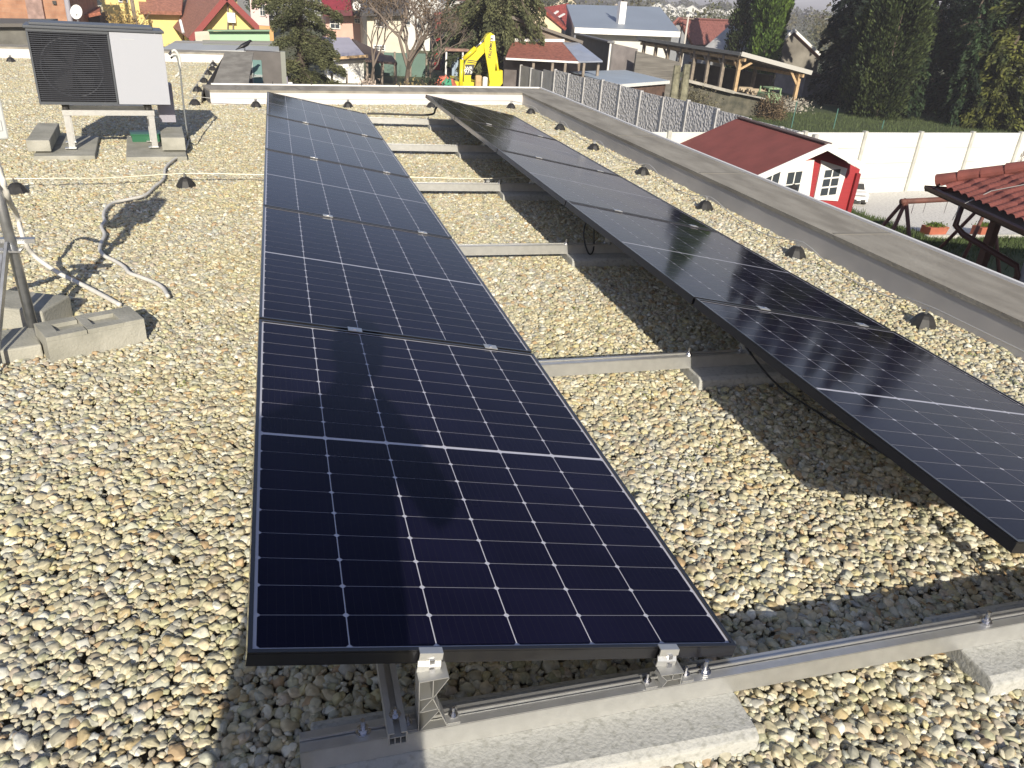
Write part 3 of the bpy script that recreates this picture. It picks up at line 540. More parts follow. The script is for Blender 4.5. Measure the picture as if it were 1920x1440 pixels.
# tufts along the grass edges
def tufts(name, label, n, fn_, m, h=.12):
    V = []; F = []
    for i in range(n):
        x, y = fn_(); a = random.uniform(0, 3.14); hh = h * random.uniform(.5, 1.3); lx, ly = random.uniform(-.05, .05), random.uniform(-.05, .05); k = len(V)
        V += [(x - .012 * math.cos(a), y - .012 * math.sin(a), 0), (x + .012 * math.cos(a), y + .012 * math.sin(a), 0), (x + lx, y + ly, hh)]; F.append((k, k + 1, k + 2))
    o = MB().add(V, F).build(name, m, None, loc=(0, 0, GZ + .012)); return tag(o, label, 'grass', kind='stuff')
M_GRASS = mat('grass_blade', (.065, .095, .028), .8, island=.4)
tufts('grass', 'short green grass at the edge of the pale gravel yard', 16000, lambda: ((lambda t: (17.75 - t * .9 + random.gauss(-.25, .3), 16.5 + t * 5.5))(random.random()) if random.random() < .5 else (random.uniform(13, 24), 16.55 - abs(random.gauss(0, 1.0)))), M_GRASS)
tufts('grass', 'longer green grass on the lawn beyond the white fence', 26000, lambda: (random.uniform(19, 44), random.uniform(27, 44)), mat('grass_blade_far', (.065, .09, .028), .8, island=.4), .16)

# ---------------------------------------------------------------- building helpers
def mat_roof(name, col, sc=5.0, rows=7.0):
    if name in MATS: return MATS[name]
    m = mat(name, col, .75, 0, .35, 6); n = m.node_tree.nodes; l = m.node_tree.links; b = n['Principled BSDF']
    tc = n['Texture Coordinate']; wv = n.new('ShaderNodeTexWave'); wv.bands_direction = 'Z'; wv.inputs['Scale'].default_value = rows * .3; wv.inputs['Distortion'].default_value = .4; wv.wave_profile = 'SAW'
    l.new(tc.outputs['Object'], wv.inputs[0]); bp = n.new('ShaderNodeBump'); bp.inputs['Strength'].default_value = .7; bp.inputs['Distance'].default_value = .03; l.new(wv.outputs['Fac'], bp.inputs['Height']); l.new(bp.outputs[0], b.inputs['Normal'])
    return m
def mat_brick(name, c1, c2, mortar, scale=6):
    m = mat(name, c1, .9); n = m.node_tree.nodes; l = m.node_tree.links; b = n['Principled BSDF']; tc = n['Texture Coordinate']
    mp = n.new('ShaderNodeMapping'); mp.inputs['Rotation'].default_value = (rad(90), 0, 0); l.new(tc.outputs['Object'], mp.inputs[0])
    bk = n.new('ShaderNodeTexBrick'); bk.inputs['Color1'].default_value = (*c1, 1); bk.inputs['Color2'].default_value = (*c2, 1); bk.inputs['Mortar'].default_value = (*mortar, 1); bk.inputs['Scale'].default_value = scale; bk.inputs['Mortar Size'].default_value = .018; bk.inputs['Brick Width'].default_value = 1.6; bk.inputs['Row Height'].default_value = .9
    l.new(mp.outputs[0], bk.inputs['Vector']); nz = n.new('ShaderNodeTexNoise'); nz.inputs['Scale'].default_value = 1.3; nz.inputs['Detail'].default_value = 6; l.new(tc.outputs['Object'], nz.inputs['Vector'])
    mx = n.new('ShaderNodeMixRGB'); mx.blend_type = 'MULTIPLY'; mx.inputs[0].default_value = .6; l.new(bk.outputs[0], mx.inputs[1])
    rp = n.new('ShaderNodeValToRGB'); rp.color_ramp.elements[0].position = .35; rp.color_ramp.elements[1].position = .65; rp.color_ramp.elements[0].color = (.5, .42, .4, 1); rp.color_ramp.elements[1].color = (1.1, 1.05, 1, 1); l.new(nz.outputs['Fac'], rp.inputs[0]); l.new(rp.outputs[0], mx.inputs[2]); l.new(mx.outputs[0], b.inputs['Base Color']); return m
def pl(c, var=.12, sc=1.5): return mat('plaster_%d_%d_%d' % tuple(int(q * 100) for q in c), c, .9, 0, var, sc, bump=.15, bscale=30, detail=8)
class Bld:          # parts are built in world coordinates under an empty at the building's base
    def __init__(s, name, label, cat, u, v, Y, group=None, base=None):
        p = base or at(u, v, Y); s.o = Vector((p.x, p.y, GZ)); s.r = thing(name, label, cat, s.o, 0, group); s.Y = Y
    def part(s, mb, name, m, parent=None, **k):
        mb.v = [tuple(Vector(p) - s.o) for p in mb.v]; return mb.build(name, m, parent or s.r, **k)
    def wall_px(s, px, Y, thick, m, name='wall', ground=True, bottom=None):       # a wall whose top outline is seen at px, standing on the ground
        top = [at(u, v, Y) for u, v in px]; zb = GZ if bottom is None else bottom
        poly = top + [Vector((top[-1].x, Y, zb)), Vector((top[0].x, Y, zb))]
        return s.part(MB().prism(poly, (0, thick, 0)), name, m)
    def slab(s, pts, t, m, name='roof'):
        pts = [Vector(p) for p in pts]; nrm = (pts[1] - pts[0]).cross(pts[2] - pts[0]).normalized()
        if nrm.z < 0: nrm = -nrm
        return s.part(MB().prism(pts, -nrm * t), name, m)
    def win(s, u0, v0, u1, v1, Y, frame=M_WHITE, bars=(1, 1), name='window', depth=.06):
        a = at(u0, v0, Y); c = at(u1, v1, Y); x0, x1 = sorted((a.x, c.x)); z0, z1 = sorted((a.z, c.z)); f = .07 * min(1, (x1 - x0) / .8)
        b = MB(); b.box(((x0 + x1) / 2, Y - depth / 2, z0 + f / 2), (x1 - x0, depth, f)); b.box(((x0 + x1) / 2, Y - depth / 2, z1 - f / 2), (x1 - x0, depth, f))
        b.box((x0 + f / 2, Y - depth / 2, (z0 + z1) / 2), (f, depth, z1 - z0 - 2 * f)); b.box((x1 - f / 2, Y - depth / 2, (z0 + z1) / 2), (f, depth, z1 - z0 - 2 * f))
        for i in range(1, bars[0] + 1): b.box((x0 + (x1 - x0) * i / (bars[0] + 1), Y - depth / 2, (z0 + z1) / 2), (.035, depth * .8, z1 - z0 - 2 * f))
        for i in range(1, bars[1] + 1): b.box(((x0 + x1) / 2, Y - depth / 2, z0 + (z1 - z0) * i / (bars[1] + 1)), (x1 - x0 - 2 * f, depth * .78, .035))
        w_ = s.part(b, name, frame); g = s.part(MB().box(((x0 + x1) / 2, Y - .01, (z0 + z1) / 2), (x1 - x0 - 2 * f, .016, z1 - z0 - 2 * f)), 'pane', M_GLASS); g.parent = w_; return w_
def house(name, label, cat, x, y, yaw, w, l, hw, hr, wm, rm, oh=.35, wins=(), chim=None, group=None, extra=None):
    r = thing(name, label, cat, (x, y, GZ), yaw, group); W2 = w / 2
    b = MB(); b.prism([(-W2, 0, 0), (W2, 0, 0), (W2, 0, hw), (0, 0, hw + hr), (-W2, 0, hw)], (0, l, 0)); b.build('wall', wm, r)
    k = hr / W2; b = MB()
    for s_ in (-1, 1): b.prism([(0, -oh, hw + hr + .02), (s_ * (W2 + oh), -oh, hw - k * oh + .02), (s_ * (W2 + oh), -oh, hw - k * oh + .16), (0, -oh, hw + hr + .16)], (0, l + 2 * oh, 0))
    rf = b.build('roof', rm, r)
    if chim: b = MB(); b.box((chim[0], chim[1], hw + hr + .1), (.5, .5, 1.6)); b.build('chimney', chim[2], rf)
    for (face, p, z0, ww, hh) in wins:
        b = MB(); g = MB(); t = .06
        if face == 'f': c = (p, -t / 2, z0 + hh / 2); d = (ww, t, hh); gd = (ww - .16, t + .02, hh - .16)
        elif face == 'l': c = (-W2 - t / 2, p, z0 + hh / 2); d = (t, ww, hh); gd = (t + .02, ww - .16, hh - .16)
        else: c = (W2 + t / 2, p, z0 + hh / 2); d = (t, ww, hh); gd = (t + .02, ww - .16, hh - .16)
        b.box(c, d); wo = b.build('window', M_WHITE, r); g.box(c, gd); g.build('pane', M_GLASS, wo)
    return r

# ---------------------------------------------------------------- foliage helpers
def leaf_mesh(name, P_, D_, size, m, parent, asp=.45):
    n_ = len(P_); D_ = D_ / (np.linalg.norm(D_, axis=1)[:, None] + 1e-9); rnd = RNG.normal(size=(n_, 3)); S_ = np.cross(D_, rnd); S_ /= np.linalg.norm(S_, axis=1)[:, None] + 1e-9
    sz = (size * RNG.uniform(.6, 1.4, n_))[:, None]; V = np.empty((n_ * 4, 3)); V[0::4] = P_ - D_ * sz * .5; V[1::4] = P_ + S_ * sz * asp * .5; V[2::4] = P_ + D_ * sz * .5; V[3::4] = P_ - S_ * sz * asp * .5
    me = bpy.data.meshes.new(name); me.vertices.add(n_ * 4); me.vertices.foreach_set('co', V.astype(np.float32).ravel()); me.loops.add(n_ * 4); me.loops.foreach_set('vertex_index', np.arange(n_ * 4, dtype=np.int32))
    me.polygons.add(n_); me.polygons.foreach_set('loop_start', np.arange(0, n_ * 4, 4, dtype=np.int32)); me.polygons.foreach_set('loop_total', np.full(n_, 4, dtype=np.int32)); me.update(); me.validate()
    me.materials.append(m); o = bpy.data.objects.new(name, me); COL.objects.link(o); o.parent = parent; return o
def fol(name, c, c2, isl=.45): return mat(name, c, .75, 0, 0, 1.2, c2, island=isl, spec=.25, detail=6)
F_SPRUCE = fol('spruce_green', (.030, .055, .020), (.010, .020, .010), .7); F_OLIVE = fol('cypress_olive', (.050, .066, .020), (.018, .030, .012), .7); F_THUJA = fol('thuja_green', (.085, .135, .022), (.045, .085, .018))
F_DARK = fol('dark_conifer', (.016, .027, .016), (.007, .013, .010)); F_PINE = fol('pine_green', (.115, .12, .055), (.055, .062, .03)); F_YEL = fol('yellow_cypress', (.095, .100, .020), (.022, .034, .012), .8); F_BUSH = fol('bush_green', (.12, .17, .025), (.06, .095, .02))
F_BROWN = fol('dry_twigs', (.17, .12, .07), (.09, .065, .04)); M_BARK = mat('bark', (.11, .085, .065), .9, 0, .4, 8, stretch=(1, 1, .2), bump=.6, bscale=12); M_TWIG = mat('bare_twig', (.17, .135, .11), .85)
def trunk(root, H, r, lean=(0, 0)):
    MB().tube([(0, 0, -.1), (lean[0] * .3, lean[1] * .3, H * .35), (lean[0] * .7, lean[1] * .7, H * .7), (lean[0], lean[1], H)], [r, r * .75, r * .45, r * .1], 8).build('trunk', M_BARK, root, smooth=True)
def conifer(name, label, x, y, H, R, n_, m, size=.3, z0=.06, droop=.35, dens=9, pw=.8, group=None, zb=GZ, lean=(0, 0), cl=1.0):
    r = thing(name, label, 'tree', (x, y, zb), 0, group); trunk(r, H, R * .07 + .05, lean); nb = int(H * dens); P_ = []; D_ = []
    b = MB()
    for i in range(nb):
        t = z0 + (1 - z0) * ((i + RNG.random()) / nb) ** 1.05; L = R * (1 - t) ** pw * RNG.uniform(.55, 1.12) + .15; a = RNG.uniform(0, 6.283)
        dx, dy = math.cos(a), math.sin(a); k = max(3, int(n_ / nb * L / R * 1.6)); s_ = RNG.random(k) ** .7; side = RNG.normal(0, .13 * L * cl, k) * (1.15 - s_) + RNG.normal(0, .05, k)
        zz = t * H - droop * L * s_ ** 1.6 + RNG.normal(0, .10 * cl, k) - np.abs(RNG.normal(0, .16 * droop * 2, k)); lx, ly = lean[0] * t, lean[1] * t
        P_.append(np.stack([lx + dx * L * s_ - dy * side, ly + dy * L * s_ + dx * side, zz], 1)); D_.append(np.stack([dx + RNG.normal(0, .45, k), dy + RNG.normal(0, .45, k), -droop * 1.6 * s_ + RNG.normal(0, .3, k)], 1))
        if i % 3 == 0: b.tube([(lx, ly, t * H), (lx + dx * L * .5, ly + dy * L * .5, t * H - droop * L * .3), (lx + dx * L * .92, ly + dy * L * .92, t * H - droop * L * .85)], [.035 * R, .02 * R, .006], 4, False)
    b.build('limbs', M_BARK, r); leaf_mesh('crown', np.concatenate(P_), np.concatenate(D_), size, m, r); return r
def thuja(name, label, x, y, H, R, n_, m, size=.25, group=None, zb=GZ, clump=26, cat='tree'):
    r = thing(name, label, cat, (x, y, zb), 0, group); trunk(r, H * .7, R * .035 + .02); C = []
    for i in range(int(clump * H * .7)): t = RNG.random() ** .85; a = RNG.uniform(0, 6.283); rr = R * math.sqrt(max(.02, 1 - (2 * t - .9) ** 2 * .82)) * RNG.uniform(.55, .92) * (1 if t < .6 else 1 - (t - .6) * 1.6 + .05); C.append((rr * math.cos(a), rr * math.sin(a), t * H, RNG.uniform(.16, .34) * R + .05))
    C = np.array(C); idx = RNG.integers(0, len(C), n_); d = RNG.normal(size=(n_, 3)); d /= np.linalg.norm(d, axis=1)[:, None]; d[:, 2] *= 1.9; P_ = C[idx, :3] + d * C[idx, 3:4] * (RNG.random(n_) ** .4)[:, None]
    P_[:, 2] = np.clip(P_[:, 2], .05, None); D_ = np.stack([P_[:, 0] * .5 + RNG.normal(0, .3, n_), P_[:, 1] * .5 + RNG.normal(0, .3, n_), np.full(n_, 1.0)], 1); leaf_mesh('crown', P_, D_, size, m, r); return r
def bare(name, label, x, y, H, m, seed, spread=.55, zb=GZ, r0=.14, stems=3, buds=0, depth=5):
    r = thing(name, label, 'tree', (x, y, zb)); rr = random.Random(seed); b = MB(); tr_ = MB(); tips = []
    def grow(p, d, L, rad_, lev, out):
        q = p + d * L * .5 + Vector((rr.gauss(0, .05 * L), rr.gauss(0, .05 * L), 0)); e = p + d * L; out.tube([p, q, e], [rad_, rad_ * .85, rad_ * .65], 5 if lev < 3 else 3, False)
        if lev >= depth: tips.append(e); return
        for k in range(rr.choice((2, 3, 3)) if lev else stems): nd = (d + Vector((rr.gauss(0, spread), rr.gauss(0, spread), rr.gauss(.12, .25)))).normalized(); grow(e if k else e, nd, L * rr.uniform(.62, .85), rad_ * .62, lev + 1, b)
    grow(Vector((0, 0, 0)), Vector((0, 0, 1)), H * .25, r0, 0, tr_); tr_.build('trunk', M_BARK, r); b.build('branches', m, r)
    if buds: T_ = np.array([tuple(t) for t in tips]); idx = RNG.integers(0, len(T_), buds); leaf_mesh('crown', T_[idx] + RNG.normal(0, .22, (buds, 3)), RNG.normal(size=(buds, 3)), .12, F_BROWN, r)
    return r
def bush(name, label, x, y, R, H, n_, m, size=.12, zb=GZ):
    r = thing(name, label, 'bush', (x, y, zb)); b = MB()
    for i in range(9): a = RNG.uniform(0, 6.28); b.tube([(0, 0, 0), (R * .4 * math.cos(a), R * .4 * math.sin(a), H * .5), (R * .8 * math.cos(a), R * .8 * math.sin(a), H * .85)], [.03, .02, .006], 4, False)
    b.build('stems', M_TWIG, r); C = RNG.normal(size=(14, 3)); C /= np.linalg.norm(C, axis=1)[:, None]; C[:, 2] = np.abs(C[:, 2]); idx = RNG.integers(0, 14, n_); P_ = C[idx] * np.array([R * .62, R * .62, H * .62]) + RNG.normal(0, .26, (n_, 3)) * np.array([R, R, H * .7]); P_[:, 2] = np.clip(P_[:, 2], .02, H * 1.15)
    leaf_mesh('foliage', P_, RNG.normal(size=(n_, 3)) + np.array([0, 0, .5]), size, m, r); return r

# ---------------------------------------------------------------- fences
wf = thing('garden_fence', 'tall white concrete slab fence behind the pale gravel yard', 'fence', (9, 20.73, GZ), math.atan(.14))
M_FW = mat('white_fence', (.66, .66, .62), .8, 0, .14, .6, bump=.12, bscale=25)
posts = [19.40 - 2.66 * 4 + 2.66 * i for i in range(15)]
for i, x in enumerate(posts):
    MB().box((x - 9, 0, 1.06), (.13, .14, 2.14)).build('post', mat('fence_post_grey', (.44, .44, .40), .8, 0, .15, 4), wf)
    if i < len(posts) - 1:
        b = MB()
        for k in range(4): b.box((x - 9 + 1.33, .01 + .003 * (k % 2), .26 + k * .52), (2.52, .05, .510))
        b.build('slab_panel', M_FW, wf)
gf = thing('garden_fence', 'grey stone textured concrete fence running back from the white fence', 'fence', (16.6, 22.6, GZ))
M_ST = mat('stone_pattern', (.62, .605, .60), .9, 0, 0, 9, (.46, .45, .45), 1.0, 9, detail=3, fac=(.4, .6)); 
n_ = M_ST.node_tree.nodes; l_ = M_ST.node_tree.links; bp_ = [q for q in n_ if q.type == 'BUMP'][0]; vo = n_.new('ShaderNodeTexVoronoi'); vo.inputs['Scale'].default_value = 10; vo.feature = 'SMOOTH_F1'; l_.new(n_['Texture Coordinate'].outputs['Object'], vo.inputs['Vector']); l_.new(vo.outputs['Distance'], bp_.inputs['Height']); bp_.inputs['Distance'].default_value = .06; bp_.inputs['Strength'].default_value = 1
tops = [(977, 121), (996.6, 127), (1018, 134), (1041.5, 129.5), (1067, 137.4), (1097, 145), (1130.5, 149), (1164.5, 159), (1203, 169.6), (1245.5, 182), (1291, 187), (1346, 203), (1405, 222), (1465, 237), (1530, 252)]
ln0 = Vector((16.9, 22.7)); ln1 = Vector((14.3, 41.5)); PTS = []
for (u, v) in tops:           # each post stands on the straight fence line at the bearing where the photograph shows it
    d = ray(u, v); A_ = np.array([[ln1.x - ln0.x, -d.x], [ln1.y - ln0.y, -d.y]]); s_, t_ = np.linalg.solve(A_, np.array([CP.x - ln0.x, CP.y - ln0.y])); q = CP + d * t_; PTS.append((q.x, q.y, q.z))
for i, (x, y, z) in enumerate(PTS):
    MB().box((x - 16.6, y - 22.6, (z - GZ) / 2), (.14, .14, z - GZ)).build('post', mat('post_concrete', (.42, .415, .415), .85, 0, .15, 5), gf)
    if i:
        x2, y2, z2 = PTS[i - 1]; zt = (z + z2) / 2 - .02; a_ = Vector((x2 - 16.6, y2 - 22.6, (zt - GZ) / 2)); c_ = Vector((x - 16.6, y - 22.6, (zt - GZ) / 2)); dd = (c_ - a_).normalized()
        MB().beam(a_ + dd * .08, c_ - dd * .08, .05, zt - GZ).build('slab_panel' , M_ST if i > 3 else mat('smooth_slab', (.30, .30, .305), .85, 0, .15, 2), gf)
bush('brown_bush', 'low brown leafless shrub at the foot of the grey fence', 16.3, 27.2, 1.0, .5, 1500, F_BROWN, .1)
for i, (u, v, ut, vt, lb) in enumerate(((1484, 238, 1492, 190, 'tall green mesh fence post near the timber carport'), (1560, 252, 1568, 204, 'green mesh fence post on the lawn, middle of three'), (1650, 254, 1655, 226, 'green mesh fence post in front of the dark trees'))):
    p = at(u, v, 37.5); o = MB().lathe((0, 0, 0), [(.03, 0), (.03, at(ut, vt, 37.5).z - GZ), (.005, at(ut, vt, 37.5).z - GZ + .02)], 8).build('fence_post', mat('post_green', (.06, .16, .13), .5), None, loc=(p.x, 37.5, GZ)); tag(o, lb, 'post', 'green fence posts')

# ---------------------------------------------------------------- red garden house
gh = Bld('garden_house', 'red wooden garden house with white trim, red felt roof and glazed double door', 'garden house', 0, 0, 19.3, base=Vector((13.6, 17.3, 0)))
YF = 16.53; A3 = at(1418, 330, YF); B3 = at(1553, 270, YF); C3 = at(1628, 312, YF); back = Vector((0, 4.45, 0))
M_RED = mat('red_boards', (.34, .03, .035), .6, 0, .12, 3, bump=.3, bscale=6, stretch=(.2, .2, 9)); M_FELT = mat('red_felt', (.225, .060, .050), .9, 0, .12, 2, bump=.3, bscale=150)
gh.slab([A3, B3, B3 + back, A3 + back], .06, M_FELT); gh.slab([B3 + Vector((.001, 0, 0)), C3, C3 + back, B3 + back + Vector((.001, 0, 0))], .06, M_FELT)
b = MB(); b.beam(B3 + Vector((0, 0, .012)), B3 + back + Vector((0, 0, .012)), .22, .03); gh.part(b, 'ridge_cap', mat('ridge_felt', (.11, .075, .07), .9))
dn = Vector((0, 0, -.065)); yw = 17.26
xl = A3.x + .45; xr = at(1604, 350, yw).x; zl = A3.z + (xl - A3.x) * (B3.z - A3.z) / (B3.x - A3.x) - .08; zr = C3.z + (C3.x - xr) * (B3.z - C3.z) / (C3.x - B3.x) - .08
gh.part(MB().prism([(xl, yw, GZ), (xr, yw, GZ), (xr, yw, zr), (B3.x, yw, B3.z - .09), (xl, yw, zl)], (0, 3.65, 0)), 'wall', M_RED)
b = MB(); b.box((xr - .06, yw - .04, (GZ + zr) / 2 - .1), (.13, .09, zr - GZ)); gh.part(b, 'corner_post', mat('dark_red_boards', (.22, .015, .02), .6))
b = MB()
for (p, q) in ((A3, B3), (B3, C3)):
    d_ = (q - p).normalized(); nrm = Vector((-d_.z, 0, d_.x)); b.prism([p + Vector((0, -.005, 0)) + nrm * .012, q + Vector((0, -.005, 0)) + nrm * .012, q + Vector((0, -.005, 0)) - nrm * .15, p + Vector((0, -.005, 0)) - nrm * .15], (0, -.03, 0))
gh.part(b, 'bargeboard', M_WHITE)
b = MB(); e_ = Vector((0, 0, -.02)); b.prism([A3 + e_, A3 + e_ + Vector((-.10, 0, -.02)), A3 + e_ + Vector((-.10, 0, -.08)), A3 + e_ + Vector((0, 0, -.1))], back)
ng_ = MB()
for i in range(60): ng_.box(A3 + Vector((-.11, .1 + i * .076, -.02)), (.02, .02, .07))
gh.part(b, 'gutter', M_WHITE); gh.part(ng_, 'gutter_spikes', M_WHITE)
b = MB()
for i in range(5): b.beam(B3 + Vector((0, .15 + i, -.16)), B3 + Vector((0, .25 + i, -.16)), .1)
def quadpanel(px, Y, t, name, m): 
    return gh.part(MB().prism([at(u, v, Y) for u, v in px], (0, t, 0)), name, m)
dr = quadpanel([(1424, 312), (1527, 300), (1516, 380), (1400, 420)], yw - .05, .048, 'door', M_WHITE); dr.name = 'double_door'
for px in ([(1436, 325), (1464, 322), (1459, 344), (1431, 347)], [(1478, 324), (1505, 321), (1500, 343), (1474, 346)], [(1430, 349), (1458, 346), (1454, 368), (1425, 371)], [(1473, 348), (1500, 345), (1495, 369), (1468, 372)]):
    g_ = gh.part(MB().prism([at(u, v, yw - .055) for u, v in px], (0, .01, 0)), 'pane', M_GLASS); g_.parent = dr
    c0, c1, c2, c3 = [at(u, v, yw - .058) for u, v in px]; mb = MB(); mb.beam((c0 + c1) / 2, (c2 + c3) / 2, .03, .01, up=(0, 1, 0)); g2 = gh.part(mb, 'glazing_bar', M_WHITE); g2.parent = dr
wq = [(1541, 301), (1589, 316), (1571, 377), (1526, 374)]
wn = quadpanel(wq, yw - .05, .048, 'window', M_WHITE)
pq = [at(u, v, yw - .056) for u, v in ((1547, 318), (1578, 315), (1568, 366), (1536, 369))]
def lerp2(s_, t_): return (pq[0] * (1 - s_) + pq[1] * s_) * (1 - t_) + (pq[3] * (1 - s_) + pq[2] * s_) * t_
for i in range(2):
    for j in range(3):
        g_ = gh.part(MB().prism([lerp2(i / 2 + .04, j / 3 + .03), lerp2(i / 2 + .46, j / 3 + .03), lerp2(i / 2 + .46, j / 3 + .30), lerp2(i / 2 + .04, j / 3 + .30)], (0, .008, 0)), 'pane', M_GLASS); g_.parent = wn
p = at(1487, 356, 16.2); fl = thing('lantern', 'small dark lantern on a rod before the garden house door', 'lantern', (p.x, 16.2, GZ))
b = MB(); b.tube([(0, 0, 0), (0, 0, p.z - GZ - .1)], .012, 6); b.build('rod', M_RUBBER, fl); b = MB(); b.lathe((0, 0, p.z - GZ - .12), [(.05, 0), (.09, .03), (.085, .16), (.12, .18), (.02, .27)], 8); b.build('head', M_RUBBER, fl)

# ---------------------------------------------------------------- toy car
tcx = thing('toy_car', 'small white children\'s ride-on car parked beside the red garden house', 'toy car', (18.25, 20.4, GZ + .015), rad(-14))
b = MB(); prof = [(0, .12), (.0, .34), (.03, .40), (.32, .44), (.46, .64), (1.0, .66), (1.18, .45), (1.2, .14)]; b.prism([(-.33, y, z) for y, z in prof], (.66, 0, 0)); b.build('body', M_WHITE, tcx, bevel=.03)
b = MB(); b.prism([(-.28, .335, .462), (.28, .335, .462), (.26, .445, .625), (-.26, .445, .625)], (0, -.012, .012)); b.build('windscreen', M_RUBBER, tcx)
b = MB(); b.box((0, -.008, .33), (.36, .02, .05)); b.build('grille', M_STEEL, tcx); b = MB(); b.box((0, -.012, .16), (.46, .03, .08)); b.build('bumper', M_RUBBER, tcx)
b = MB(); b.box((0, -.03, .19), (.14, .006, .04)); b.build('number_plate', M_WHITE, tcx)
for s_ in (-1, 1):
    b = MB(); b.box((s_ * .26, -.008, .33), (.12, .02, .06)); b.build('headlight', mat('lamp_glass', (.5, .52, .55), .1), tcx)
    for yy in (.24, .96): b = MB(); b.tube([(s_ * .26, yy, .13), (s_ * .35, yy, .13)], .13, 14); b.build('wheel', M_RUBBER, tcx)

# ---------------------------------------------------------------- swing frame, planters, kerb
sw = thing('swing_frame', 'brown wooden swing frame with top beam and hanging chains beside the tiled roof', 'swing', (14.4, 14.3, GZ))
M_WD = mat('brown_wood', (.14, .055, .04), .7, 0, .25, 4); zt = -2.15
s0 = at(1690, 378, zt, 2); s1 = at(1865, 369, zt, 2); so_ = Vector((14.4, 14.3, GZ))
def sp_(mb, name, m, smooth=False): mb.v = [tuple(Vector(p) - so_) for p in mb.v]; return mb.build(name, m, sw, smooth=smooth)
sdir = (s1 - s0).normalized(); sn = Vector((-sdir.y, sdir.x, 0)); sp_(MB().tube([s0, s1 + sdir * .3], .065, 12), 'beam', M_WD, True)
for bb_ in (s0 + sdir * .13, s1 - sdir * .12):
    for s_ in (-1, 1): sp_(MB().tube([bb_ + Vector((0, 0, .05)), Vector((bb_.x, bb_.y, GZ)) + sn * s_ * .95 + sdir * (-.1)], .045, 10), 'leg', M_WD, True)
    sp_(MB().tube([bb_ + Vector((0, 0, .05)) - sn * .02, Vector((bb_.x, bb_.y, GZ)) - sdir * .55 - sn * .15], .045, 10), 'brace', M_WD, True)
for q in (.45, .85, 1.6):
    c = s0 + sdir * q; sp_(MB().tube([c, c - Vector((0, 0, .30 if q < 1 else .35))], .008, 5), 'chain', M_STEEL)
for (u, v, lb) in ((1757, 446, 'terracotta coloured planter box with low green plants on the kerb of the gravel yard'), (1852, 446, 'terracotta coloured planter box partly behind the brown downpipe')):
    p = at(u, v, GZ + .02, 2); t = thing('planter', lb, 'planter', (p.x, p.y + .2, GZ + .02), rad(4), 'planter boxes at the yard edge')
    b = MB(); b.prism([(-.30, -.16, 0), (.30, -.16, 0), (.35, -.20, .30), (-.35, -.20, .30)], (0, .36, 0)); b.build('pot', mat('terracotta', (.42, .13, .075), .8, 0, .1, 4), t, bevel=.01)
    leaf_mesh('plants', RNG.normal(0, 1, (500, 3)) * np.array([.15, .09, .03]) + np.array([0, 0, .33]), RNG.normal(size=(500, 3)) + np.array([0, 0, .6]), .06, F_BUSH, t)
k_ = MB().box((31, 16.65, .05), (26.6, .10, .12)).build('kerb', mat('pale_kerb', (.5, .49, .45), .9), None, loc=(0, 0, GZ)); tag(k_, 'pale concrete kerb edging the gravel yard against the lawn', 'kerb')
for (x, y) in ((18.9, 16.9),): pass

# ---------------------------------------------------------------- tiled roof house, lower right
EZ = -1.2; C0 = at(1752, 352, EZ, 2); C1 = at(1920, 427, EZ, 2); e = (C1 - C0).normalized(); e.z = 0; e.normalize(); fperp = Vector((-e.y, e.x, 0))
if fperp.x < 0: fperp = -fperp
th = thing('tiled_house', 'neighbouring house with red tiled hip roof, brown gutter and downpipe at the right edge', 'house', (C0.x + 1.5, C0.y - 1.5, GZ)); to = Vector((C0.x + 1.5, C0.y - 1.5, GZ))
def tp(mb, name, m, parent=None, **k): mb.v = [tuple(Vector(p) - to) for p in mb.v]; return mb.build(name, m, parent or th, **k)
SL = math.tan(rad(27)); LE = 10.0
def roofpt(s_, t_, h=0): return C0 + e * s_ + fperp * t_ + Vector((0, 0, t_ * SL + h))     # s along the eave, t up the slope
V = []; F = []; ns, ntr = 260, 78; LT = 4.5
for j in range(ntr + 1):
    t_ = LT * j / ntr; cf = (t_ / .34) % 1.0
    for i in range(ns + 1):
        s_ = t_ + (LE - t_) * i / ns; w_ = (s_ / .24) % 1.0
        hh = .040 * math.sqrt(max(0, 1 - ((w_ - .35) / .35) ** 2)) if w_ < .7 else -.004
        V.append(roofpt(s_, t_, .05 + hh + .035 * (1 - cf)))
for j in range(ntr):
    for i in range(ns): k = j * (ns + 1) + i; F.append((k, k + 1, k + ns + 2, k + ns + 1))
M_TILE = mat('red_roof_tile', (.24, .075, .060), .85, 0, .22, 3, bump=.2, bscale=40)
rf = tp(MB().add(V, F), 'roof', M_TILE, smooth=False)
b = MB()            # the other hip face, seen edge on
V = []; F = []
for j in range(25):
    t_ = LT * j / 24
    for i in range(41): s_ = t_ + (5 - t_) * i / 40; q = C0 + fperp * s_ + e * t_ + Vector((0, 0, t_ * SL + .05 + .03 * abs(math.sin(s_ * 13)))); V.append(q)
for j in range(24):
    for i in range(40): k = j * 41 + i; F.append((k, k + 1, k + 42, k + 41))
g2 = tp(b.add(V, F), 'roof', M_TILE)
T0 = roofpt(LT, LT, .06); T1 = roofpt(LE, LT, .06); U0 = C0 + fperp * 2 * LT + Vector((0, 0, .06)); U1 = C0 + e * LE + fperp * 2 * LT + Vector((0, 0, .06))
b = MB(); b.prism([T0, T1, U1, U0], (0, 0, -.08)); tp(b, 'roof', M_TILE); b = MB(); b.prism([C0 + Vector((0, 0, -.02)), T0 + Vector((0, 0, -.04)), U0 + Vector((0, 0, -.08))], (0, 0, -.03)); tp(b, 'roof', M_TILE)  # unseen back slopes, added and sized to throw shade over the lawn
b = MB(); hd = (e + fperp); hl = hd.length
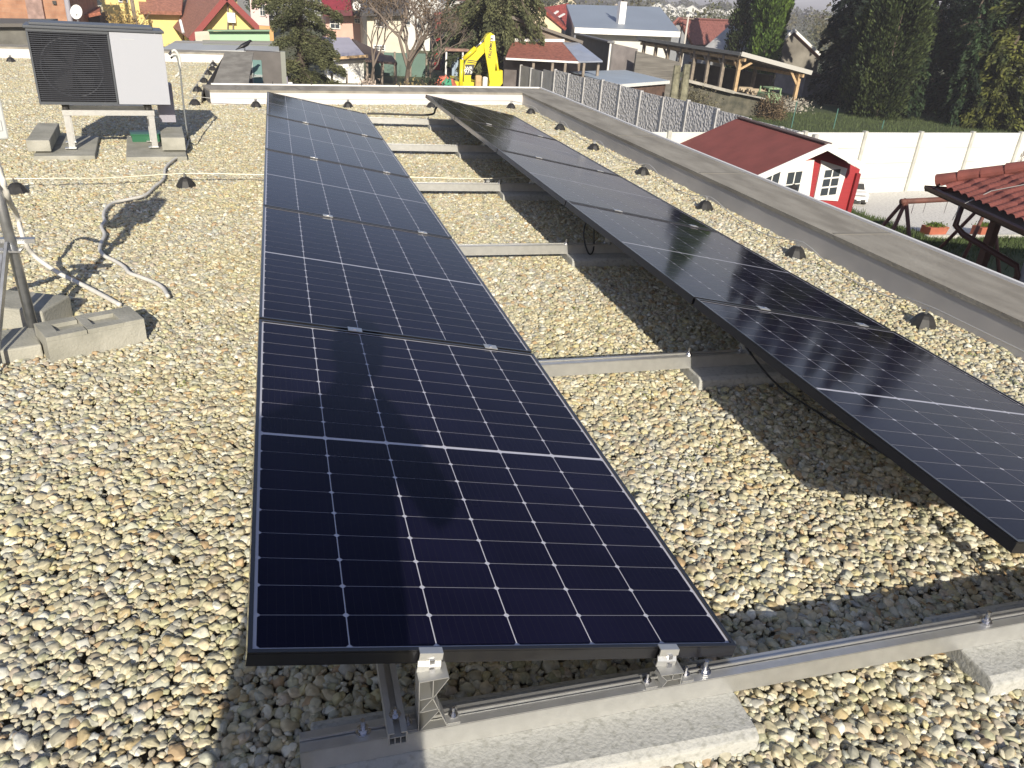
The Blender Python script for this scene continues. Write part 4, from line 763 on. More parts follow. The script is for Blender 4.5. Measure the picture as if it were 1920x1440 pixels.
for i in range(10):
    p0 = C0 + (e + fperp) * (i * .36 / hl * 1.0) + Vector((0, 0, (i * .36 / hl) * SL + .14 + .012 * (i % 2))); p1 = C0 + (e + fperp) * ((i + 1.08) * .36 / hl) + Vector((0, 0, ((i + 1.08) * .36 / hl) * SL + .14 + .012 * (i % 2)))
    b.tube([p0, p1], [.115, .10], 12)
tp(b, 'ridge_tiles', M_TILE, rf, smooth=False)
M_GUT = mat('brown_gutter', (.085, .03, .028), .4)
gp = MB(); o_ = -fperp
def gut(a, dirv, out, L):
    mb = MB(); sec = [(-.02, .0), (.0, -.06), (.045, -.09), (.09, -.09), (.13, -.05), (.14, .01), (.13, .01), (.12, -.04), (.085, -.078), (.05, -.078), (.012, -.05), (-.01, .0)]
    mb.prism([a + out * q[0] + Vector((0, 0, q[1])) for q in sec], dirv * L); return mb
tp(gut(C0 - e * .12, e, -fperp, LE), 'gutter', M_GUT); tp(gut(C0 - fperp * .12, fperp, -e, 5), 'gutter', M_GUT)
sf = MB(); sf.prism([C0 + Vector((0, 0, -.06)), C0 + e * LE + Vector((0, 0, -.06)), C0 + e * LE + fperp * .75 + Vector((0, 0, -.06)), C0 + e * .75 + fperp * .75 + Vector((0, 0, -.06)), C0 + e * .75 + fperp * 5 + Vector((0, 0, -.06)), C0 + fperp * 5 + Vector((0, 0, -.06))], (0, 0, -.03)); tp(sf, 'soffit', pl((.46, .44, .43)))
sf = MB(); sf.prism([C0 + e * 2.1 + fperp * .75, C0 + e * LE + fperp * .75, C0 + e * LE + fperp * 6, C0 + e * 2.1 + fperp * 6], (0, 0, -2.7)); sf.v = [(x, y, z - .092) for x, y, z in sf.v]; tp(sf, 'wall', pl((.42, .40, .43)))
sf = MB(); sf.box(C0 + e * .85 + fperp * .85 + Vector((0, 0, -1.38)), (.14, .14, 2.56)); tp(sf, 'post', M_WD)
dpx = C0 + e * 1.15 - fperp * .06
b = MB(); b.tube([dpx + Vector((0, 0, -.08)), dpx + Vector((0, 0, -.42)), dpx + fperp * .12 + e * .12 + Vector((0, 0, -.55)), dpx + fperp * .75 + e * .9 + Vector((0, 0, -.85)), dpx + fperp * .78 + e * .95 + Vector((0, 0, -1.0)), dpx + fperp * .78 + e * .95 + Vector((0, 0, -2.7))], .055, 12); tp(b, 'downpipe', M_GUT, smooth=True)
b = MB(); q0 = roofpt(2.6, 1.6, .14); b.tube([q0, roofpt(1.8, .8, .16), roofpt(1.35, .25, .13), roofpt(1.2, -.12, .0), roofpt(1.17, -.16, -.25)], .008, 6); tp(b, 'lightning_wire', M_WIRE)

# ---------------------------------------------------------------- sheds and carport beyond the grey fence
fs = Bld('flat_shed', 'low brown shed with pale blue-grey flat roof and white fascia behind the grey fence', 'shed', 0, 0, 33, base=Vector((16, 34, 0)))
zr_ = -2.35; q = [at(u, v, zr_, 2) for u, v in ((1160, 158), (1255, 151), (1172, 131), (1068, 134))]
fs.slab(q, .05, mat('pale_roofing', (.36, .42, .48), .5, 0, .08, .6)); b = MB(); b.beam(q[0] - Vector((0, .03, .09)), q[1] - Vector((0, .03, .09)), .05, .17); b.beam(q[1] - Vector((-.03, 0, .09)), q[2] - Vector((-.03, 0, .09)), .05, .17); fs.part(b, 'fascia', M_WHITE)
c_ = sum(q, Vector()) / 4; fs.part(MB().prism([c_ + (p - c_) * .94 - Vector((0, 0, .06)) for p in q], (0, 0, -(zr_ - .06 - GZ))), 'wall', mat('brown_boards', (.13, .08, .06), .85, 0, .3, 3))
cp = Bld('timber_carport', 'long timber carport with dark mono-pitch roof on braced wooden posts', 'carport', 0, 0, 46, base=Vector((28.5, 46, 0)))
N_ = at(1390, 98, 46); E_ = at(1522, 134, 45); W_ = at(1195, 69, 58); X_ = E_ + W_ - N_
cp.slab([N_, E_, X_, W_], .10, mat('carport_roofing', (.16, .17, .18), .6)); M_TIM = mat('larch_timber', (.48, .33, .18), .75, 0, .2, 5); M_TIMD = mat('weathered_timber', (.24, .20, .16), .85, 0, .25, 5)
b = MB(); b.beam(N_ + Vector((-.0, -.06, -.08)), E_ + Vector((0, -.06, -.08)), .05, .26); cp.part(b, 'fascia', mat('fascia_grey', (.42, .41, .38), .7)); b = MB(); b.beam(N_ + Vector((-.05, 0, -.10)), W_ + Vector((-.05, 0, -.10)), .05, .2); cp.part(b, 'fascia', mat('fascia_dark', (.13, .135, .14), .7))
def post(p, top, m): b = MB(); b.box((p.x, p.y, (GZ + top) / 2), (.2, .2, top - GZ)); return cp.part(b, 'post', m)
nw = (W_ - N_); ne = (E_ - N_); inn = ne * .12
for k in range(8):
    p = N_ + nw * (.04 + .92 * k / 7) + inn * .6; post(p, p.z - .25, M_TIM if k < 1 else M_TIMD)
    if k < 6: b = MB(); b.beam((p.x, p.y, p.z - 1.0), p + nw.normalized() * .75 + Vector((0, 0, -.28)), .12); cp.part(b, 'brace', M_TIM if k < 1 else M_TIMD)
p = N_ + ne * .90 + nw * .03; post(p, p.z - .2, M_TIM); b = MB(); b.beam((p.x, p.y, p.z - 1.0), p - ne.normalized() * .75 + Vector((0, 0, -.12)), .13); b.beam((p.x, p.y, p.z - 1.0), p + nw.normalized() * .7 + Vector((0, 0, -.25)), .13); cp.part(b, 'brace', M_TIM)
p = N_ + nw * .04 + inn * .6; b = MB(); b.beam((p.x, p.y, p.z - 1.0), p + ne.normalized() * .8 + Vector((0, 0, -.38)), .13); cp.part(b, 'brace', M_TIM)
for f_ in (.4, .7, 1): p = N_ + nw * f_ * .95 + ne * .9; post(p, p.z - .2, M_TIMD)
b = MB()
for k in range(13): p = N_ + nw * (.02 + .96 * k / 12) + Vector((0, 0, -.21)); b.beam(p, p + ne * .98, .09, .16)
cp.part(b, 'rafters', M_TIMD); b = MB(); b.beam(N_ + inn * .6 + Vector((0, 0, -.38)), W_ + inn * .6 + Vector((0, 0, -.38)), .14, .18); b.beam(N_ + ne * .9 + Vector((0, 0, -.38)), N_ + ne * .9 + nw + Vector((0, 0, -.38)), .14, .18); cp.part(b, 'purlin', M_TIM)
cw_ = Bld('garden_wall', 'dark back wall closing the rear of the timber carport', 'wall', 0, 0, 62, base=Vector((30, 60, 0)))
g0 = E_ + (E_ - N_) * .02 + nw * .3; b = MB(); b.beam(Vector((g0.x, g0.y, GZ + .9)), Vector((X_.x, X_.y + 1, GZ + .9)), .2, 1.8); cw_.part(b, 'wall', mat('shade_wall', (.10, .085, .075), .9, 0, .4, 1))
mc = thing('log_stack', 'stacks of pale logs and green crates stored under the carport', 'logs', (30.2, 46.5, GZ)); b = MB()
for k in range(60): yy = RNG.uniform(-2, 2); zz = RNG.uniform(0, 1); b.tube([(-.5 + RNG.uniform(-.1, .1), yy, zz * .9 + .1), (.5 + RNG.uniform(-.1, .1), yy, zz * .9 + .1)], .09, 7)
b.build('logs', mat('cut_logs', (.42, .34, .24), .9, island=.3), mc)
gb = thing('green_machine', 'pale green wheeled machine standing under the carport', 'machine', (29.2, 43.6, GZ)); b = MB(); b.box((0, 0, .9), (1.0, 1.2, .55)); b.box((.1, 0, 1.45), (.8, .9, .12)); b.build('body', mat('pale_green_paint', (.22, .32, .17), .6, 0, .2, 3), gb, bevel=.05); b = MB()
for sx_ in (-.4, .4):
    for sy_ in (-.5, .5): b.box((sx_, sy_, .75), (.08, .08, 1.5))
b.build('frame', mat('pale_green_paint', (0, 0, 0)), gb)
for s_ in (-1, 1): b = MB(); b.tube([(s_ * .42, -.6, .3), (s_ * .55, -.6, .3)], .3, 14); b.build('wheel', M_RUBBER, gb)
rw = Bld('stone_wall', 'dark mossy rubble wall with pale concrete capping before the carport', 'wall', 0, 0, 41.5, base=Vector((25, 41.5, 0)))
M_MOSS = mat('mossy_rubble', (.13, .12, .09), .95, 0, 0, 2.2, (.055, .055, .042), 1, 6, detail=10)
rw.wall_px([(1284, 152), (1330, 163), (1432, 186)], 41.5, .5, M_MOSS); b = MB(); b.beam(at(1280, 149, 41.4), at(1372, 172, 41.4), .7, .16); b.beam(at(1372, 172, 41.4), at(1430, 184, 41.4), .6, .08); rw.part(b, 'capping', mat('old_capping', (.34, .32, .28), .9, 0, .3, 2))
for i, (u0, v0, lb) in enumerate(((1262, 122, 'mossy upright trunk post, left of the pair beside the rubble wall'), (1280, 120, 'mossy upright trunk post, right of the pair beside the rubble wall'))):
    p = at(u0, 180, 38); h = at(u0, v0, 38).z - GZ; o = MB().tube([(0, 0, 0), (.03, 0, h * .5), (-.02, 0, h)], [.26, .22, .17], 9).build('trunk_post', mat('mossy_bark', (.20, .19, .13), .95, 0, .5, 3, bump=1, bscale=8), None, loc=(p.x, 38, GZ)); tag(o, lb, 'post', 'old trunk posts')
bush('brown_bush', 'tangle of brown brush between the trunk posts and the rubble wall', at(1300, 190, 39.5).x, 39.7, 1.6, 1.9, 2500, mat('moss_brush', (.11, .10, .06), .95, island=.5), .14)
bush('brown_bush', 'dry yellowish brush at the right end of the rubble wall', at(1445, 205, 41).x, 41, .9, 1.6, 2500, F_BROWN, .14)
bg_ = Bld('old_barn', 'old barn with stained grey gable and corrugated pale roof', 'barn', 0, 0, 62, base=at(1490, 100, 62))
ap, le, re = at(1488, 57, 62), at(1434, 104, 62), at(1546, 112, 62); vb = Vector((-3.2, 5, 0)); M_OLD = mat('stained_plaster', (.27, .25, .215), .95, 0, 0, .5, (.11, .10, .085), .4, 6, detail=10, fac=(.3, .62))
bg_.part(MB().prism([ap + Vector((0, .3, -.15)), le + Vector((.3, .3, -.1)), Vector((le.x + .3, 62.3, GZ)), Vector((re.x - .3, 62.3, GZ)), re + Vector((-.3, .3, -.1))], (-2.6, 4.2, 0)), 'wall', M_OLD)
bg_.slab([ap, le, le + vb, ap + vb], .12, mat('corrugated_sheet', (.50, .50, .49), .5, .3, .15, 3)); bg_.slab([ap + Vector((.002, 0, 0)), re, re + vb, ap + vb + Vector((.002, 0, 0))], .12, mat('old_tiles', (.17, .09, .08), .9))
b = MB(); b.beam(ap + Vector((0, -.05, .03)), le + Vector((0, -.05, .03)), .1, .22); b.beam(ap + Vector((0, -.05, .03)), re + Vector((0, -.05, .03)), .1, .2); bg_.part(b, 'verge', M_WHITE)
ob = Bld('outbuilding', 'low grey outbuilding with dark doorway between barn and conifers', 'building', 0, 0, 54, base=at(1545, 180, 54))
ob.wall_px([(1512, 140), (1590, 158)], 54, 4, mat('grey_stained', (.24, .22, .23), .95, 0, .4, .8)); b = MB(); b.prism([at(1510, 133, 53.5), at(1592, 152, 53.5), at(1592, 158, 53.5), at(1510, 139, 53.5)], (0, 5, 0)); ob.part(b, 'roof', mat('dark_brown_roof', (.07, .045, .045), .9)); b = MB(); b.prism([at(1540, 163, 53.95), at(1549, 165, 53.95), at(1547, 205, 53.95), at(1538, 205, 53.95)], (0, .04, 0)); ob.part(b, 'door', M_RUBBER)
o = bush('rubble_heap', 'heap of pale rubble and dry stalks behind the lawn', at(1480, 200, 45).x, 45.4, 1.8, .8, 2200, mat('rubble_pale', (.38, .35, .29), .95, island=.4), .16)
# ---------------------------------------------------------------- houses behind, from right to left
G = Bld('grey_roof_hall', 'large hall with smooth grey-blue roof, white fascia and tall white chimney', 'building', 0, 0, 62, base=at(1175, 90, 62))
a, b_, c, d = at(1077, 52, 62), at(1275, 60, 62), at(1238, 13, 72), at(1062, 8, 72)
G.slab([a, b_, c, d], .25, mat('grey_blue_roof', (.25, .29, .35), .5, 0, .06, .3))
b = MB(); b.beam(a + Vector((0, -.08, -.18)), b_ + Vector((0, -.08, -.18)), .06, .42); G.part(b, 'fascia', M_WHITE)
b = MB(); b.prism([a + Vector((.1, .2, -.25)), d + Vector((.1, -.2, -.25)), Vector((d.x + .1, d.y, GZ)), Vector((a.x + .1, a.y, GZ))], (.2, 0, 0)); G.part(b, 'side_wall', pl((.17, .175, .20)))
G.part(MB().prism([Vector((a.x + .4, 63, a.z - .3)), Vector((b_.x - .2, 63, b_.z - .3)), Vector((b_.x - .2, 63, GZ)), Vector((a.x + .4, 63, GZ))], (0, .3, 0)), 'wall', pl((.66, .65, .60), .05))
ch = at(1163, 44, 64.5); b = MB(); b.box((ch.x, 64.5, ch.z + .75), (.55, .55, 1.75)); cm = G.part(b, 'chimney', M_WHITE); b = MB(); b.tube([(ch.x, 64.5, ch.z + 1.6), (ch.x, 64.5, ch.z + 2.4)], .09, 8); q = G.part(b, 'flue', M_RUBBER); q.parent = cm
bw = Bld('board_wall', 'weathered grey board wall beneath the left end of the carport', 'wall', 0, 0, 50, base=at(1235, 120, 50)); bw.wall_px([(1194, 96), (1276, 117)], 50, .2, mat('grey_boards', (.15, .14, .125), .9, 0, .35, 2, stretch=(.3, 1, 5)))
H2 = Bld('annex', 'grey-brown annex, side wall darkened for shade, running below the grey-roof hall', 'building', 0, 0, 52, base=at(1120, 110, 54))
H2.part(MB().prism([at(1080, 64, 60), at(1145, 80, 51), Vector((at(1145, 80, 51).x, 51, GZ)), Vector((at(1080, 64, 60).x, 60, GZ))], (.25, .1, 0)), 'wall', pl((.13, .125, .12)))  # side wall's shade put into a darker plaster colour
H2.part(MB().prism([at(1145, 80, 51), at(1196, 92, 52), Vector((at(1196, 92, 52).x, 52, GZ)), Vector((at(1145, 80, 51).x, 51, GZ))], (0, .25, 0)), 'wall', pl((.20, .18, .175), .2))
b = MB(); b.beam(at(1080, 63, 60), at(1146, 79, 51), .5, .1); H2.part(b, 'roof', mat('annex_roof', (.15, .15, .16), .7)); b = MB(); p = at(1145, 82, 50.9); b.tube([p, (p.x, 50.9, GZ)], .07, 8); H2.part(b, 'downpipe', M_TRIM)
R1 = Bld('brown_roof_house', 'low house with red-brown tiled lean-to roof and grey glazed canopy', 'house', 0, 0, 45, base=at(1020, 120, 46))
Y1 = 45; l0, r0, r1, l1 = at(948, 108, Y1), at(1084, 115, Y1), at(1054, 79, 48.5), at(960, 77, 48.5)
R1.slab([l0, r0, r1, l1], .12, mat_roof('brown_tiles', (.27, .10, .07)))
k0, k1, k2, k3 = r0 + Vector((.02, 0, 0)), at(1130, 114, 44.5), at(1086, 80, 48.5), r1 + Vector((.02, 0, 0)); R1.slab([k0, k1, k2, k3], .08, mat('canopy_grey', (.30, .33, .40), .3, 0, .1, 2, coat=.4))
R1.part(MB().prism([Vector((l0.x + .3, 46.3, l0.z - .05)), Vector((r0.x - .2, 46.3, r0.z - .05)), Vector((r0.x - .2, 46.3, GZ)), Vector((l0.x + .3, 46.3, GZ))], (0, .3, 0)), 'wall', pl((.15, .13, .125), .3))
b = MB(); b.beam(at(948, 110, 44.9), at(1084, 117, 44.9), .08, .10); R1.part(b, 'gutter', M_TRIM); b = MB()
for u in (1000, 1036, 1060, 1095, 1122): p = at(u, 118, 45); b.box((p.x, 45, (p.z + GZ) / 2), (.14, .14, p.z - GZ))
R1.part(b, 'post', M_TIMD)
g1, g2_, g3 = at(955, 30, 49), at(1092, 79, 49), at(955, 79, 49)
R1.part(MB().prism([g1, g2_, Vector((g2_.x, 49, GZ)), Vector((g1.x, 49, GZ))], (0, 6, 0)), 'gable_wall', pl((.24, .19, .15), .3))
R1.slab([at(950, 26, 48.7), at(1094, 77, 48.7), at(1094, 77, 48.7) + Vector((0, 7, 0)), at(950, 26, 48.7) + Vector((0, 7, 0))], .16, mat('dark_roof_edge', (.16, .14, .12), .8)); b = MB(); b.beam(at(964, 75, 48.4), at(1058, 76, 48.4), .06, .16); R1.part(b, 'flashing', M_WHITE)
R2 = Bld('cream_house', 'cream gabled house with red verge and red tiled roof with skylights', 'house', 0, 0, 66, base=at(1000, 60, 66))
A4, B4, C4 = at(880, 60, 66), at(972, -18, 66), at(1053, 52, 66); R2.part(MB().prism([A4, B4, C4, Vector((C4.x, 66, GZ)), Vector((A4.x, 66, GZ))], (0, 8, 0)), 'wall', pl((.66, .56, .38), .06))
R2.slab([B4 + Vector((0, -.3, .1)), C4 + Vector((.35, -.3, .0)), C4 + Vector((3.2, 9, .3)), B4 + Vector((3.2, 9, .1))], .22, mat_roof('red_tiles', (.30, .065, .05)))
b = MB()
for (u0, v0, u1, v1) in ((1036, 30, 1046, 21), (1048, 34, 1058, 26)): b.beam(at(u0, v0, 72), at(u1, v1, 74), .28, .1)
R3 = Bld('red_roof_block', 'red tiled roof with two pale skylights behind the cream house', 'house', 0, 0, 76, base=at(1045, 45, 76))
q = [at(1018, 14, 80), at(1066, 6, 82), at(1070, 55, 76), at(1052, 56, 76)]; R3.slab(q, .2, mat_roof('red_tiles_b', (.30, .06, .05))); R3.part(MB().prism([q[3], q[2], Vector((q[2].x, 76, GZ)), Vector((q[3].x, 76, GZ))], (0, 5, 0)), 'wall', pl((.45, .42, .38)))
for (u0, v0, u1, v1) in ((1033, 30, 1046, 21), (1046, 33, 1058, 26)): b = MB(); b.beam(at(u0, v0, 77), at(u1, v1, 77.6), .22, .1); R3.part(b, 'skylight', M_TRIM)
R4 = Bld('red_roof_house', 'grey gabled house with faded red roof left of the tall green thuja', 'house', 0, 0, 74, base=at(1290, 80, 74))
A5, B5, C5 = at(1262, 45, 74), at(1272, 32, 74), at(1300, 84, 74); off = at(1400, 40, 84) - B5; off.z = .1
R4.slab([B5, C5, C5 + off, B5 + off], .2, mat_roof('faded_red', (.26, .10, .085))); R4.slab([at(1255, 48, 74), B5, B5 + off, at(1255, 48, 74) + off], .2, mat_roof('faded_red', (0, 0, 0)))
R4.part(MB().prism([at(1262, 52, 74.3), B5 + Vector((0, .3, -.2)), C5 + Vector((-.1, .3, -.2)), Vector((C5.x, 74.3, GZ)), Vector((A5.x, 74.3, GZ))], (off.x * .9, off.y * .9, 0)), 'wall', pl((.24, .25, .27)))
b = MB(); p = at(1284, 76, 73); p2 = at(1287, 30, 73); pole = thing('utility_pole', 'pale slim pole in front of the faded red roof', 'pole', (p.x, 73, GZ)); b.tube([(0, 0, 0), (0, 0, p2.z - GZ)], [.12, .08], 8); b.build('shaft', mat('pole_grey', (.55, .52, .48), .8), pole); b = MB(); b.box((0, 0, p2.z - GZ - .2), (1.2, .1, .1)); b.build('crossarm', M_TIMD, pole)
# row of far white houses
for i, u in enumerate((1232, 1252, 1276, 1296, 1322, 1346, 1374, 1404)):
    Yh = 330 + (i % 3) * 14; p = at(u, 30, Yh); s_ = Yh / 330
    house('white_terrace_house', f'far white two-storey house with grey roof, {["first","second","third","fourth","fifth","sixth","seventh","last"][i]} from the left in the row', 'house', p.x, p.y, rad(-28), 7.2, 11, 5.2, 1.9, pl((.62, .62, .60), .04), mat('far_grey_roof', (.24, .24, .26), .7), .3, wins=[('f', -1.7, 1, 1.6, 1.5), ('f', 1.7, 1, 1.6, 1.5), ('f', -1.7, 3.4, 1.6, 1.3), ('f', 1.7, 3.4, 1.6, 1.3)], group='far row of white houses')
b = MB()
# middle: behind the left trees
L1 = Bld('pink_house', 'pale pink house with bright red roof and dark band behind the pine', 'house', 0, 0, 78, base=at(655, 70, 78))
L1.slab([at(606, 22, 77), at(662, 20, 77), at(662, -20, 84), at(600, -20, 84)], .25, mat_roof('crimson_roof', (.30, .03, .045))); L1.wall_px([(610, 24), (690, 26)], 78, 6, pl((.62, .40, .33), .08)); b = MB(); b.beam(at(606, 25, 76.6), at(664, 24, 76.6), .3, .45); L1.part(b, 'eave_board', mat('maroon', (.11, .02, .03), .7)); L1.win(618, 34, 638, 55, 77.9); L1.win(664, 34, 676, 44, 77.9)
L2 = Bld('dark_roof_house', 'cream house with dark grey roof and white satellite dish', 'house', 0, 0, 72, base=at(715, 80, 72))
L2.slab([at(664, 24, 71), at(766, 24, 71), at(772, -30, 80), at(655, -30, 80)], .25, mat_roof('slate_dark', (.095, .09, .09))); L2.wall_px([(688, 24), (762, 26)], 72, 6, pl((.60, .56, .46), .06)); L2.win(704, 36, 728, 52, 71.9, bars=(2, 0)); L2.win(700, 84, 722, 96, 71.9)
p = at(668, 11, 70); dsh = MB().lathe((0, 0, 0), [(.02, 0), (.22, .04), (.34, .1), (.33, .11), (.21, .05), (.02, .02)], 16); dsh.v = [(x, -z, y) for x, y, z in dsh.v]; ds = L2.part(MB().add([tuple(Vector(q) + p) for q in dsh.v], dsh.f), 'satellite_dish', M_WHITE)
L3 = Bld('white_house', 'large white rendered house with grey barge roof behind the bare tree', 'house', 0, 0, 82, base=at(780, 90, 82))
L3.wall_px([(724, -5), (790, -20), (836, 12)], 82, 8, pl((.66, .66, .64), .04)); L3.slab([at(783, 40, 81), at(836, 4, 81), at(846, -14, 90), at(790, 18, 90)], .35, mat('pale_grey_roof', (.33, .33, .32), .7)); L3.win(752, 30, 770, 48, 81.9); L3.win(772, 86, 784, 98, 81.9)
L4 = Bld('red_gable_building', 'dark building with bright red end wall strip beside the excavator', 'building', 0, 0, 62, base=at(830, 100, 62))
L4.wall_px([(817, 26), (846, 27)], 62, .3, mat('bright_red_wall', (.36, .04, .04), .8, 0, .1, .6)); L4.wall_px([(829, 40), (905, 36)], 61.5, 5, pl((.085, .08, .085), .2)); b = MB(); b.beam(at(814, 26, 61.6), at(905, 24, 61.6), .4, .15); L4.part(b, 'roof', mat_roof('crimson_roof', (0, 0, 0)))
sh = Bld('open_shed', 'small open shed with flat rusty roof and blue frame behind the excavator', 'shed', 0, 0, 52, base=at(855, 130, 53))
sh.slab([at(834, 91, 51), at(900, 93, 51), at(896, 84, 55), at(838, 83, 55)], .14, mat('rusty_sheet', (.33, .20, .16), .8, 0, .3, 2)); b = MB()
for u in (837, 868): p = at(u, 92, 51.2); b.box((p.x, 51.2, (p.z + GZ) / 2), (.1, .1, p.z - GZ))
sh.part(b, 'post', M_TRIM); b = MB(); 
for u in (851, 857, 895): p = at(u, 95, 52); b.box((p.x, 52, (p.z + GZ) / 2), (.18, .1, p.z - GZ))
p = at(853, 95, 52); sh.part(b, 'frame', mat('pale_blue_paint', (.30, .38, .48), .6))
WS = Bld('white_shed', 'white garden building with lavender grey roof behind the pine', 'shed', 0, 0, 50, base=at(650, 130, 50))
WS.slab([at(632, 110, 50), at(688, 108, 50), at(655, 70, 54), at(585, 70, 54)], .12, mat('lavender_roof', (.36, .35, .42), .6, 0, .08, 1)); WS.wall_px([(612, 113), (682, 112)], 50.4, 3, M_WHITE); WS.slab([at(688, 108, 50), at(742, 118, 52), at(712, 96, 54), at(660, 72, 54)], .1, mat('dark_brown_felt', (.10, .07, .06), .9)); b = MB(); b.beam(at(615, 110, 49.7), at(690, 105, 49.7), .15, .15); WS.part(b, 'eave', M_TIM)
WG = Bld('grey_canopy', 'small pale grey pitched canopy below the white garden building', 'canopy', 0, 0, 44, base=at(645, 140, 44))
WG.slab([at(617, 136, 43), at(652, 135, 43), at(638, 122, 46), at(634, 122, 46)], .08, mat('canvas_grey', (.40, .39, .37), .8)); b = MB()
for u in (622, 650): p = at(u, 136, 43.2); b.box((p.x, 43.2, (p.z + GZ) / 2), (.1, .1, p.z - GZ))
WG.part(b, 'post', M_TIMD)
gfn = Bld('green_fence', 'dull green sheet fence behind the bare tree', 'fence', 0, 0, 56, base=at(750, 120, 56)); gfn.wall_px([(690, 97), (802, 101)], 56, .08, mat('green_sheet', (.10, .17, .14), .6, 0, .08, 1), 'panel'); b = MB()
for u in (700, 718, 740, 770, 800): p = at(u, 97, 55.9); b.box((p.x, 55.9, (p.z + GZ) / 2), (.12, .1, p.z - GZ))
gfn.part(b, 'post', M_TIMD)
CPT = Bld('small_carport', 'dark open carport on thin posts between white shed and green fence', 'carport', 0, 0, 50, base=at(710, 130, 50)); CPT.slab([at(684, 112, 48), at(745, 118, 48), at(735, 104, 53), at(690, 100, 53)], .12, mat('dark_brown_felt', (0, 0, 0))); b = MB()
for u in (688, 700, 716, 742): p = at(u, 115, 48.3); b.box((p.x, 48.3, (p.z + GZ) / 2), (.12, .12, p.z - GZ))
CPT.part(b, 'post', M_TIMD)
# left: yellow houses, brick building, mint wall
Y2 = Bld('yellow_gable_house', 'yellow gabled house with long red-brown roof behind the mint wall', 'house', 0, 0, 58, base=at(425, 60, 58))
A6, B6, C6 = at(357, 75, 58), at(425, -6, 58), at(488, 56, 58); bk = at(312, 42, A6.z, 2) - A6; bk.z = 0
M_YEL = pl((.74, .60, .24), .05); M_RB = mat_roof('red_brown_tiles', (.36, .16, .11))
Y2.slab([A6, B6, B6 + bk, A6 + bk], .2, M_RB); Y2.slab([B6, C6, C6 + bk, B6 + bk], .2, M_RB)
t1 = A6.lerp(B6, .25); Y2.part(MB().prism([t1 + Vector((0, .8, -.3)), B6 + Vector((0, .8, -.3)), C6 + Vector((-.2, .8, -.3)), Vector((C6.x - .2, 58.8, GZ)), Vector((t1.x, 58.8, GZ))], (bk.x * .9, bk.y * .9, 0)), 'wall', M_YEL)
b = MB(); b.beam(A6 + Vector((0, -.08, -.02)), B6 + Vector((0, -.08, -.02)), .14, .34); b.beam(B6 + Vector((0, -.08, -.02)), C6 + Vector((0, -.08, -.02)), .14, .34); Y2.part(b, 'bargeboard', mat('red_board', (.24, .045, .04), .7))
b = MB()
for u, v0, v1 in ((427, 2, 55), (437, 4, 55)): b.tube([at(u, v0, 58.6), at(u, v1, 58.6)], .05, 6)
Y2.part(b, 'pipe', M_TIMD); b = MB(); b.box(at(434, 33, 58.5), (.5, .3, .6)); Y2.part(b, 'boiler_box', M_WHITE)
b = MB(); b.tube([at(338, 38, 57), at(344, 62, 56.5)], .09, 6); Y2.part(b, 'snow_guard', M_TRIM)
Y3 = Bld('yellow_house', 'bright yellow house with white framed window and brown roofed side wing', 'house', 0, 0, 72, base=at(220, 50, 72))
Y3.wall_px([(186, -30), (262, -34), (280, 20), (280, 40)], 72, 7, M_YEL); Y3.win(220, -16, 240, 5, 71.9); Y3.wall_px([(270, 22), (338, 24)], 71, 6, M_YEL); Y3.slab([at(262, 20, 70), at(340, 22, 70), at(345, -25, 76), at(255, -30, 76)], .25, M_RB)
b = MB(); p = at(256, 40, 66); o = MB().tube([(0, 0, 0), (-.15, 0, at(249, -20, 66).z - GZ)], [.16, .12], 8).build('utility_pole', M_TIMD, None, loc=(p.x, 66, GZ)); tag(o, 'dark leaning wooden pole before the yellow house', 'pole')
bush('brown_bush', 'golden brown leafless shrub before the yellow house', at(232, 32, 64).x, 64, 2.4, 3.2, 2600, mat('golden_twigs', (.34, .24, .09), .9, island=.4), .22)
BRK = Bld('brick_building', 'unplastered orange brick building behind the heat pump', 'building', 0, 0, 58, base=at(60, 60, 58))
BRK.wall_px([(-90, -80), (123, -70)], 58, 8, mat_brick('orange_brick', (.44, .25, .16), (.38, .20, .12), (.36, .27, .2), 4)); b = MB(); pz = at(68, 30, 57.8); b.box((pz.x, 57.9, 1), (.9, .3, 9.8)); BRK.part(b, 'pier', mat('mauve_brick', (.34, .23, .2), .9, 0, .3, 3)); b = MB(); b.box((at(102, 5, 57.9).x, 57.95, at(102, 5, 57.9).z), (.2, .2, .2)); BRK.part(b, 'vent', M_RUBBER)
b = MB(); p = at(130, 30, 57.5); b.tube([(p.x, 57.5, GZ), (p.x, 57.5, 6)], .16, 10); BRK.part(b, 'downpipe', mat('grey_pipe', (.34, .33, .37), .5))
p = at(144, 26, 56); dd = thing('satellite_dish', 'white satellite dish on a post beside the brick building', 'satellite dish', (p.x, 56, GZ)); b = MB(); b.tube([(0, 0, 0), (0, 0, p.z - GZ)], .05, 8); b.build('post', M_STEEL, dd)
dm = MB(); zz = p.z - GZ + .1; cc = Vector((0, 0, zz)); nn_ = Vector((-.25, -.9, .35)).normalized(); ux = nn_.cross(Vector((0, 0, 1))).normalized(); uy = ux.cross(nn_); rr_ = [(0, 0), (.2, .012), (.36, .05), (.42, .075)]
dm.add([cc + nn_ * (h_ - .05) + (ux * math.cos(k * .2618) * .85 + uy * math.sin(k * .2618)) * max(r_, .001) for r_, h_ in rr_ for k in range(24)], [(a_ * 24 + k, a_ * 24 + (k + 1) % 24, (a_ + 1) * 24 + (k + 1) % 24, (a_ + 1) * 24 + k) for a_ in range(3) for k in range(24)])
dm.build('dish', M_WHITE, dd, smooth=True)
